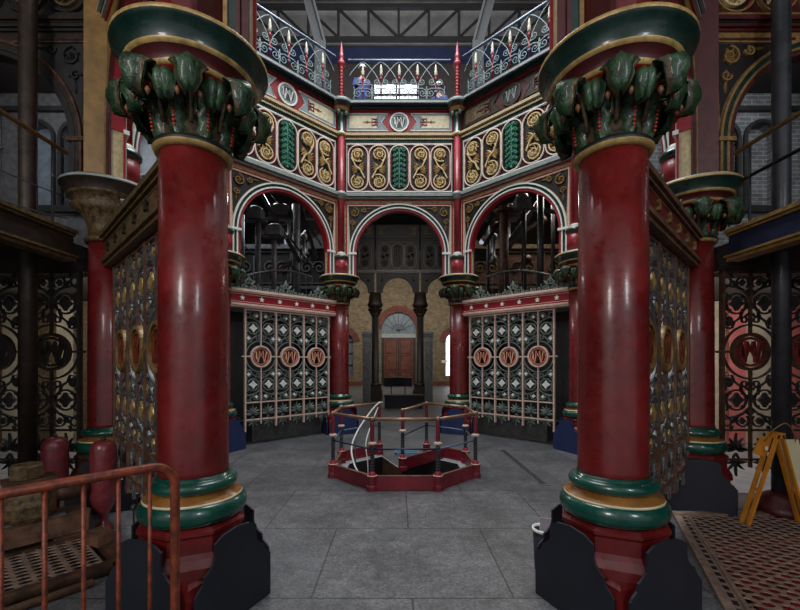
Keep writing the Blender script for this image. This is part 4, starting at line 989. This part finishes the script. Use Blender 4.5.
# ------------------------------------------------------------------ central octagonal pit railing
t = thing('pit_railing', 'octagonal red-kerbed pit railing with navy posts in the middle of the floor', 'railing', (PIT[0], PIT[1], 0))
def L2(k): return (PV[k][0]-PIT[0], PV[k][1]-PIT[1])
PM = ((PV['G'][0]*.55+PV['H'][0]*.45)-PIT[0], (PV['G'][1]*.55+PV['H'][1]*.45)-PIT[1])
edges = [('C', 'A'), ('A', 'B'), ('B', 'D'), ('D', 'H'), ('C', 'E'), ('E', 'F')]
def kerb(p, q_):
    b = MB(); b.m('kerbred'); b.bar((p[0], p[1], .10), (q_[0], q_[1], .10), .05, .19); b.m('timber'); b.bar((p[0], p[1], .197), (q_[0], q_[1], .197), .05, .006); b.build('kerb', t)
for a_, c_ in edges: kerb(L2(a_), L2(c_))
kerb(L2('H'), PM); kerb(L2('I'), PM)
for k in 'ABCDEFGHI':
    x, y = L2(k); an = atan2(y, x) if k != 'I' else 0
    b = MB(); b.m('kerbred'); b.lathe([(.08, 0), (.08, .06), (.068, .08), (.072, .17), (.08, .2)], 8, cx=x, cy=y, phase=pi/8, smooth=False); b.build('corner_block', t)
    b = MB(); b.m('irondk')
    n = 24; prof = [(.026, .25+.36*i/n) for i in range(n+1)]
    b.lathe(prof, 8, cx=x, cy=y)
    for i in range(8): b.lathe([(.028, .27+.042*i), (.034, .285+.042*i), (.028, .30+.042*i)], 8, cx=x, cy=y)
    p_ = b.build('post', t)
    b = MB(); b.m('red'); b.lathe([(.06, .2), (.062, .215), (.045, .225), (.045, .24), (.03, .26)], 12, cx=x, cy=y); b.build('post_foot', p_)
    b = MB(); b.m('kerbred'); b.lathe([(.026, .66), (.029, .70), (.029, .90), (.024, .95)], 10, cx=x, cy=y); b.build('red_sleeve', p_)
    b = MB(); b.m('pink'); b.lathe([(.03, .62), (.058, .63), (.06, .65), (.03, .665)], 12, cx=x, cy=y); b.build('collar', p_)
    b = MB(); b.m('pink'); b.lathe([(.062, .198), (.07, .2), (.07, .208), (.058, .212)], 12, cx=x, cy=y); b.build('foot_ring', p_)
    b = MB(); b.m('railbrown'); b.lathe([(.001, .93), (.035, .945), (.042, .97), (.035, .995), (.001, 1.01)], 12, cx=x, cy=y); b.build('ball_joint', p_)
for a_, c_ in edges+[('H', 'G'), ('G', 'I')]:
    p, q_ = L2(a_), L2(c_)
    b = MB(); b.m('railbrown'); b.tube([(p[0], p[1], .97), (q_[0], q_[1], .97)], .024, 10); b.build('top_rail', t)
    b = MB(); b.m('navy' if (a_, c_) in (('A', 'B'), ('C', 'A'), ('G', 'I')) else 'railblue'); b.tube([(p[0], p[1], .56), (q_[0], q_[1], .56)], .013, 8); b.build('middle_rail', t)
def smooth_path(P, n=6):
    out = []; P = [Vector(p) for p in P]
    for i in range(len(P)-1):
        p0, p1, p2, p3 = P[max(0, i-1)], P[i], P[i+1], P[min(len(P)-1, i+2)]
        for k in range(n):
            u = k/n; out.append(0.5*((2*p1)+(p2-p0)*u+(2*p0-5*p1+4*p2-p3)*u*u+(-p0+3*p1-3*p2+p3)*u**3))
    return out+[P[-1]]
t = thing('pit_ladder_rail', 'white curved ladder handrail dropping into the pit at its left side', 'handrail', (0, 0, 0))
b = MB(); b.m('whitetube'); b.tube(smooth_path([(-.33, 7.6, 1.0), (-.42, 7.35, .98), (-.55, 7.0, .84), (-.70, 6.6, .62), (-.77, 6.35, .40), (-.70, 6.1, .2), (-.58, 5.95, .04), (-.5, 5.85, -.1)]), .014, 8); b.build('rail', t)
b = MB(); b.m('irondk'); b.tube([(-.72, 6.45, .5), (-.72, 6.45, -.4)], .014, 6); b.build('stanchion', t)
b = MB(); b.m('whitetube'); b.tube(smooth_path([(-.40, 7.3, .93), (-.5, 6.8, .66), (-.56, 6.55, .42), (-.52, 6.45, .1), (-.52, 6.4, -.35)]), .01, 6); b.build('chain', t)
t = thing('floor_tray', 'pale blue shallow tray lying on the floor behind the pit', 'tray', (.13, 7.62, 0))
b = MB(); b.m('bluetray'); b.box(-.22, .22, -.1, .1, 0.001, .02); b.box(-.22, .22, -.1, -.08, .02, .06); b.box(-.22, .22, .08, .1, .02, .06); b.box(-.22, -.2, -.1, .1, .02, .06); b.box(.2, .22, -.1, .1, .02, .06); b.build('tray_body', t)

# far tables
t = thing('display_table', 'black-fronted display table standing before the wooden doors', 'table', (-.02, 20.4, 0))
b = MB(); b.m('black'); b.box(-.72, .72, -.35, .35, .95, 1.0); b.build('table_top', t)
b = MB(); b.m('guarddark'); b.box(-.70, .70, -.33, -.30, .56, .95); b.build('front_panel', t)
for sx in (-.35, .35):
    for sy in (-.28, .28): one(lambda b: b.box(sx-.02, sx+.02, sy-.02, sy+.02, 0, .95), 'black', 'leg', t)
b = MB(); b.m('lgrey'); b.box(-.3, .25, -.15, .15, 0, .04); b.lathe([(.001, .04), (.06, .05), (.05, .1)], 8); o = b.build('desk_tray'); tag(o, 'small grey tray lying on the far black display table', 'tray'); o.location = (-.05, 20.4, 1.0)
t = thing('black_bench', 'long low black box bench beyond the pit railing', 'bench', (.18, 15.5, 0))
b = MB(); b.m('guarddark'); b.box(-.72, .72, -.25, .25, 0.0, .47); b.build('bench_body', t)
b = MB(); b.m('ironblk'); b.box(-.76, .76, -.29, .29, .47, .52); b.build('bench_top', t)
t = thing('lectern_stand', 'grey sloped information stand by the far left brick wall', 'stand', (-2.85, 21.0, 0))
b = MB(); b.m('irongrey'); b.bar((-.35, 0, 1.2), (.35, 0, .75), .5, .05, (0, 0, 1)); b.build('sloped_panel', t)
b = MB(); b.m('ironblk'); b.box(-.2, -.14, -.03, .03, 0, 1.05); b.box(.14, .2, -.03, .03, 0, .8); b.build('leg', t)
b = MB(); b.m('white'); b.box(0, .42, -.02, 0, 0, .22); o = b.build('wall_notice'); tag(o, 'small white notice fixed to the brick wall right of the doors', 'notice'); o.location = (3.35, FW-.0, 1.75)

# drain grating strip
t = thing('drain_grating', 'narrow slotted drain grating in the floor right of the pit', 'drain cover', (2.05, 6.9, 0))
b = MB(); b.m('irongrey'); b.box(-.065, .065, -1.2, 1.2, 0.0005, .006); b.build('frame', t)
b = MB(); b.m('ironblk')
for k in range(38): b.box(-.045, .045, -1.15+k*.06, -1.13+k*.06, .006, .011)
tag(b.build('slots', t))

b = MB(); b.m('concrete'); cx_, cy_ = -.16, 4.07
b.add([(cx_+(.17+.035*sin(3*t_)+.02*cos(5*t_))*cos(t_), cy_+(.13+.02*sin(4*t_))*sin(t_), .0012) for t_ in [2*pi*i/24 for i in range(24)]], [tuple(range(24))])
struct(b, 'floor_patch')
# ------------------------------------------------------------------ perforated floor plates
def grating(name, label, g, px_, py_, mt, clip=None, rot=0):
    t = thing(name, label, 'floor grating', ((g[0]+g[1])/2, (g[2]+g[3])/2, 0)); ox, oy = t.location.x, t.location.y
    b = MB(); b.m(mt); nx = int((g[1]-g[0])/px_); ny = int((g[3]-g[2])/py_); zt, zb = .020, .014
    for i in range(nx):
        for j in range(ny):
            cx_ = g[0]+px_*(i+.5)-ox; cy_ = g[2]+py_*(j+.5)+(py_/2 if i % 2 else 0)-oy
            if cy_+oy > g[3]-py_*.4: continue
            if clip and clip(cx_+ox, cy_+oy) < .14: continue
            hx, hy = px_/2, py_/2; n = 8; hw_, hh_ = px_*.43, py_*.44
            outer = [(hx, 0), (hx, hy), (0, hy), (-hx, hy), (-hx, 0), (-hx, -hy), (0, -hy), (hx, -hy)]
            inner = [(hw_*cos(k*pi/4), hh_*sin(k*pi/4)+.006*(1-abs(cos(k*pi/4)))) for k in range(8)]
            base = len(b.v)
            for (x, y) in outer: b.v.append((cx_+x, cy_+y, zt))
            for (x, y) in inner: b.v.append((cx_+x, cy_+y, zt))
            for (x, y) in inner: b.v.append((cx_+x*.95, cy_+y*.95, zb))
            for k in range(8):
                k2 = (k+1) % 8; b.face([base+k, base+k2, base+8+k2, base+8+k]); b.face([base+8+k, base+8+k2, base+16+k2, base+16+k])
    b.build('perforated_plate', t); return t
# right: clipped by the diagonal border
A_ = Vector((3.12, 4.62)); B_ = Vector((1.95, 2.2)); nn = Vector((A_.y-B_.y, -(A_.x-B_.x))).normalized()
clipR = lambda x, y: (Vector((x, y))-B_).dot(nn)
tR = grating('floor_grating', 'large perforated iron floor plate over a red trench at the lower right', GR, .10, .085, 'plate', clipR)
b = MB(); b.m('plate'); ox, oy = tR.location.x, tR.location.y
dd = (A_-B_).normalized()
for (o1, o2, z1) in ((0.0, .05, .03), (.05, .13, .022), (.13, .16, .032)):
    p = [B_-dd*1.2+nn*o1, A_+nn*o1, A_+nn*o2, B_-dd*1.2+nn*o2]; b.hprism([(v.x-ox, v.y-oy) for v in p][::-1], -.01, z1)
b.box(A_.x-ox, GR[1]-ox, 4.54-oy, 4.64-oy, -.01, .032)
b.m('black')
for k in range(34):
    c = B_-dd*1.0+dd*(k*.11)+nn*.09; b.bar((c.x-ox, c.y-oy, .0235), (c.x-ox+dd.x*.06, c.y-oy+dd.y*.06, .0235), .035, .003)
b.build('border_strip', tR)
b = MB(); b.m('floor'); b.add([(GR[0]-.01, 1.19, .001), (B_.x-dd.x*1.2, B_.y-dd.y*1.2, .001), (A_.x, A_.y, .001), (A_.x, 4.63, .001), (GR[0]-.01, 4.63, .001)], [(0, 1, 2, 3, 4)]); struct(b, 'floor_infill')
tL = grating('floor_grating', 'small worn perforated iron plate behind the rusty barrier at the lower left', (-2.3, 0, 0, .80), .105, .075, 'plate')
RL = radians(49.5)
tL.location = (-2.42+(-1.15*cos(RL)-.40*sin(RL)), 3.42+(-1.15*sin(RL)+.40*cos(RL)), .05); tL.rotation_euler = (0, 0, RL)
b = MB(); b.m('rustiron'); b.box(-1.2, 1.2, -.47, -.39, -.05, .035); b.box(1.12, 1.22, -.47, .42, -.05, .03); b.box(-1.2, 1.2, .37, .44, -.05, .03); b.build('border_strip', tL)
b = MB(); b.m('black'); b.box(-1.15, 1.12, -.40, .38, -.049, -.044); b.build('under_shade_sheet', tL)  # black sheet stands in for the dark void below the plate

# ------------------------------------------------------------------ left machinery (set square to the nearest diagonal)
U = (-.65, -.76); V_ = (-.76, .65)
def DL(t_, w_): return (-2.96+U[0]*t_+V_[0]*w_, 4.02+U[1]*t_+V_[1]*w_)
t = thing('bearing_baulk', 'long worn timber baulk carrying a bearing block at the lower left', 'timber')
b = MB(); b.m('timber'); b.hprism([DL(2.2, 0), DL(.14, 0), DL(.10, .10), DL(.16, .36), DL(2.2, .36)], .12, .29); b.build('baulk', t)
for tt in (.18, 1.2, 2.0): one(lambda b: b.hprism([DL(tt+.22, .03), DL(tt, .03), DL(tt, .33), DL(tt+.22, .33)], 0, .12), 'timber', 'packing_block', t)
b = MB(); b.m('irongrey'); b.hprism([DL(2.2, .08), DL(.3, .08), DL(.3, .15), DL(2.2, .15)], .29, .305); b.build('iron_strap', t)
bx, by = DL(.56, .19)
t = thing('bearing_block', 'rusty pedestal bearing with a large hexagonal nut on the timber baulk', 'machine part', (bx, by, .305), RL)
b = MB(); b.m('rawcap'); b.lathe([(.17, -.015), (.205, .04), (.21, .14), (.19, .24), (.16, .30), (.15, .33)], 8, phase=pi/8, smooth=False); b.build('pedestal', t)
b = MB(); b.m('rustiron'); b.box(-.17, .20, -.12, .13, .33, .37); b.build('strap_plate', t)
b = MB(); b.m('rawcap'); b.lathe([(.125, .37), (.135, .38), (.135, .485), (.12, .50), (.07, .50), (.065, .46)], 6, phase=.35, smooth=False); b.build('hexagonal_nut', t)
b = MB(); b.m('rustiron'); b.tube([(.1, .02, .17), (.45, .02, .17)], .08, 16); b.tube([(.14, .02, .17), (.20, .02, .17)], .10, 16); b.build('shaft', t)
for i, (px, py0, Y, r) in enumerate(((55, 437, 4.55, .125), (103.5, 440, 4.16, .117))):
    X = (px-397.7)*Y/401.6-.04; zt = 1.74-(py0-363)*Y/401.6
    t = thing('red_oil_pot', 'domed red cast iron cylinder %s' % ('behind the hexagonal nut at the far left' if i == 0 else 'in front of the second left column'), 'cylinder', (X, Y, 0), group='red domed cylinders')
    b = MB(); b.m('postred'); b.lathe([(r*.35, .0), (r*.75, .02), (r*.75, .05), (r*.3, .10), (r*.35, .17), (r*.8, .27), (r, .36), (r, zt-.1), (r*.93, zt-.05), (r*.7, zt-.015), (r*.3, zt), (.001, zt)], 24); b.build('body', t)
    b = MB(); b.m('iron'); b.lathe([(.02, zt-.002), (.02, zt+.02), (.001, zt+.03)], 8); b.build('top_stud', t)
b = MB(); b.m('timber'); b.hprism([(-.13, -.08), (.13, -.08), (.12, .08), (-.13, .07)], 0, .10); o = tag(b.build('timber_block'), 'short timber offcut on the right end of the left floor plate', 'timber'); o.location = (-2.82, 3.74, .072); o.rotation_euler = (0, 0, radians(-25))
t = thing('pipe_run', 'rusty pipes along the near edge of the left floor plate', 'pipe', (-3.15, 2.44, 0), RL)
b = MB(); b.m('rustiron'); b.tube([(-.9, 0, .06), (1.15, .0, .06)], .05, 12); b.tube([(.2, 0, .06), (.32, 0, .06)], .07, 12); b.build('large_pipe', t)
b = MB(); b.m('timber'); b.tube([(-.9, -.12, .035), (1.0, -.12, .035)], .03, 10); b.build('small_pipe', t)
b = MB(); b.m('rustiron'); b.box(-.1, .32, -.09, .12, .09, .13); b.build('bracket_plate', t)
# thin floor stand with ball
b = MB(); b.m('irondk'); b.lathe([(.06, 0), (.06, .01), (.008, .015), (.008, .40), (.02, .42), (.026, .44), (.02, .46), (.001, .47)], 10); o = tag(b.build('rope_stand'), 'thin short stand with ball top beside the near left column', 'stand'); o.location = (-2.42, 3.62, 0)

# ------------------------------------------------------------------ rusty barrier in the left foreground
t = thing('steel_barrier', 'rust-orange tubular steel barrier in the left foreground', 'barrier', (-1.16, 2.02, 0), radians(49+180))
r = .022; zt = 1.235
b = MB(); b.m('rustorange'); cr = .11
pts = [(0, 0, .0), (0, 0, .6), (0, 0, zt-cr)]+[(cr-cr*cos(a), 0, zt-cr+cr*sin(a)) for a in [radians(k) for k in range(10, 91, 10)]]+[(2.2, 0, zt)]
b.tube(pts, r, 14); b.build('frame_tube', t)
for k in range(13):
    b = MB(); b.m('rustorange'); x = .113+k*.128; b.tube([(x, 0, .12), (x, 0, zt-.005 if x > cr else zt-.02)], .0095, 8); b.build('baluster', t)
b = MB(); b.m('rustorange'); b.tube([(0, 0, .12), (2.2, 0, .12)], .018, 10); b.build('bottom_rail', t)

# ------------------------------------------------------------------ right foreground: folding sign, bin
t = thing('folding_floor_sign', 'open yellow-orange folding floor sign with cream board beside the right dark column', 'sign', (4.05, 4.33, 0))
for sx, fx in ((-1, -.34), (1, .28)):
    for yy in (-.03, .05):
        b = MB(); b.m('yellow'); b.bar((fx, yy, .0), (sx*.02, yy, .97), .04, .022); b.build('leg', t)
    b = MB(); b.m('yellow'); b.box(fx*.62-.012, fx*.62+.012, -.03, .05, .36, .39); b.build('cross_bar', t)
b = MB(); b.m('yellow'); b.box(-.045, .045, -.05, .07, .93, .99); b.build('hinge', t)
b = MB(); b.m('yellow'); b.bar((-.07, .05, .93), (-.16, .05, .74), .1, .03, (0, 1, 0)); b.build('carry_box', t)
b = MB(); b.m('white'); b.box(-.13, -.10, -.005, -.001, .80, .84); b.build('carry_box_label', t)
b = MB(); b.m('paleboard'); b.prism([(.09, .90), (.30, .90), (.46, .30), (.27, .30)], .07, .095); b.build('sign_board', t)
b = MB(); b.m('dgold'); b.tube(smooth_path([(-.14, 0, .9), (-.08, -.05, 1.03), (.02, -.08, 1.10), (.12, -.06, 1.0), (.18, -.02, .9)]), .006, 6); b.build('cable', t)
t = thing('waste_bin', 'small dark bin with white rim tucked behind the near right column guard', 'bin', (1.20, 3.39, 0))
b = MB(); b.m('guarddark'); b.lathe([(.08, 0), (.095, .33), (.085, .33), (.07, .05), (.001, .04)], 24, caps=False); b.build('bin_body', t)
b = MB(); b.m('white'); b.lathe([(.095, .325), (.103, .33), (.103, .35), (.088, .35), (.088, .325)], 24, caps=False); b.build('rim', t)
b = MB(); b.m('paper'); b.prism([(-.05, 0), (.05, .02), (.07, .2), (-.04, .22)], -.004, .004); o = tag(b.build('leaflet'), 'pale folded leaflet sticking up out of the small bin', 'paper'); o.location = (1.20, 3.39, .22); o.rotation_euler = (0, 0, .2)

# ------------------------------------------------------------------ people on the gallery
def skinmesh(name, verts, edges_, rads, m, parent):
    me = bpy.data.meshes.new(name); me.from_pydata(verts, edges_, []); o = bpy.data.objects.new(name, me); COL.objects.link(o)
    sk = o.modifiers.new('skin', 'SKIN'); sk.use_smooth_shade = True; ss = o.modifiers.new('sub', 'SUBSURF'); ss.levels = 1; ss.render_levels = 1
    for i, r in enumerate(rads): me.skin_vertices[0].data[i].radius = r if isinstance(r, tuple) else (r, r)
    me.skin_vertices[0].data[0].use_root = True
    dg = bpy.context.evaluated_depsgraph_get(); ev = o.evaluated_get(dg); nm = bpy.data.meshes.new_from_object(ev)
    o.modifiers.clear(); o.data = nm; nm.materials.clear(); nm.materials.append(M[m]); bpy.data.meshes.remove(me)
    for p in nm.polygons: p.use_smooth = True
    o.parent = parent; return o
def person(label, loc, rz, kneel=False):
    t = thing('person', label, 'person', loc, rz)
    h = .92 if not kneel else .48
    V = [(0, 0, h), (0, -.02, h+.2), (0, -.04, h+.42), (0, -.05, h+.52), (0, -.07, h+.60)]; Rr = [(.15, .11), (.14, .11), (.17, .11), (.06, .06), (.055, .055)]
    E = [(0, 1), (1, 2), (2, 3), (3, 4)]; hands = []
    for s in (-1, 1):
        i = len(V); V += [(s*.19, -.04, h+.43), (s*.25, -.10, h+.18), (s*.17, -.34, h+.12)]; Rr += [.062, .05, .038]; E += [(2, i), (i, i+1), (i+1, i+2)]; hands.append((s*.17, -.34, h+.12, s))
    for s in (-1, 1):
        i = len(V)
        if not kneel: V += [(s*.10, 0, h-.08), (s*.11, -.02, .48), (s*.12, .02, .09), (s*.13, -.12, .04)]
        else: V += [(s*.11, -.02, h-.02), (s*.13, -.34, .12 if s > 0 else .46), (s*.13, .05 if s > 0 else -.34, .08), (s*.13, .14 if s > 0 else -.44, .05)]
        Rr += [.095, .065, .05, .04]; E += [(0, i), (i, i+1), (i+1, i+2), (i+2, i+3)]
    body = skinmesh('body', V, E, Rr, 'skin', t)
    Rs = [tuple(x*1.12 for x in r) if isinstance(r, tuple) else r*1.2 for r in Rr]
    Vs = V[:4]+V[5:]; Es = []
    mp = {i: (i if i < 4 else i-1) for i in range(len(V))}
    for a_, c_ in E:
        if 4 in (a_, c_): continue
        Es.append((mp[a_], mp[c_]))
    skinmesh('boiler_suit', Vs, Es, Rs[:4]+Rs[5:], 'boiler', t)
    b = MB(); b.m('skin'); hz = h+.70; T = Matrix.Translation((0, -.09, hz))
    b.lathe([(.001, -.12), (.045, -.11), (.065, -.07), (.078, 0), (.08, .05), (.06, .1), (.001, .12)], 16, T=T)
    b.lathe([(.001, -.02), (.014, -.012), (.001, .03)], 6, T=Matrix.Translation((0, -.172, hz-.01)))
    for s in (-1, 1): b.lathe([(.001, -.03), (.014, 0), (.001, .03)], 6, T=Matrix.Translation((s*.08, -.085, hz)))
    b.m('black')
    for s in (-1, 1): b.lathe([(.001, -.008), (.009, 0), (.001, .008)], 6, T=Matrix.Translation((s*.028, -.163, hz+.02)))
    b.m('orange_red'); b.box(-.022, .022, -.163, -.155, hz-.06, hz-.052); hd = b.build('head', t)
    b = MB(); b.m('white'); b.lathe([(.105, .035), (.102, .05), (.095, .10), (.065, .145), (.001, .16)], 18, T=T); b.lathe([(.10, .03), (.13, .025), (.13, .035), (.1, .045)], 18, T=Matrix.Translation((0, -.11, hz))); b.build('hard_hat', t)
    for (x, y, z, s) in hands:
        Vh = [(x, y, z), (x-s*.01, y-.07, z-.01)]; Rh = [.028, .034]; Eh = [(0, 1)]
        for q_ in range(4):
            i = len(Vh); fx = x-s*.01+(q_-1.5)*.019; Lf = (.034, .04, .038, .03)[q_]
            Vh += [(fx, y-.10, z-.01), (fx, y-.10-Lf, z-.03), (fx, y-.10-Lf*1.2, z-.055)]; Rh += [.009, .0085, .007]; Eh += [(1, i), (i, i+1), (i+1, i+2)]
        i = len(Vh); Vh += [(x-s*.045, y-.05, z), (x-s*.055, y-.09, z-.02)]; Rh += [.011, .009]; Eh += [(0, i), (i, i+1)]
        skinmesh('hand', Vh, Eh, Rh, 'skin', t)
    return t
person('person in blue boiler suit and white hard hat standing at the gallery rail', (-1.05, 11.25, 8.25), 0.35)
person('person in white hard hat kneeling low behind the gallery rail, right of the bright window', (1.13, 11.3, 8.25), -0.3, True)
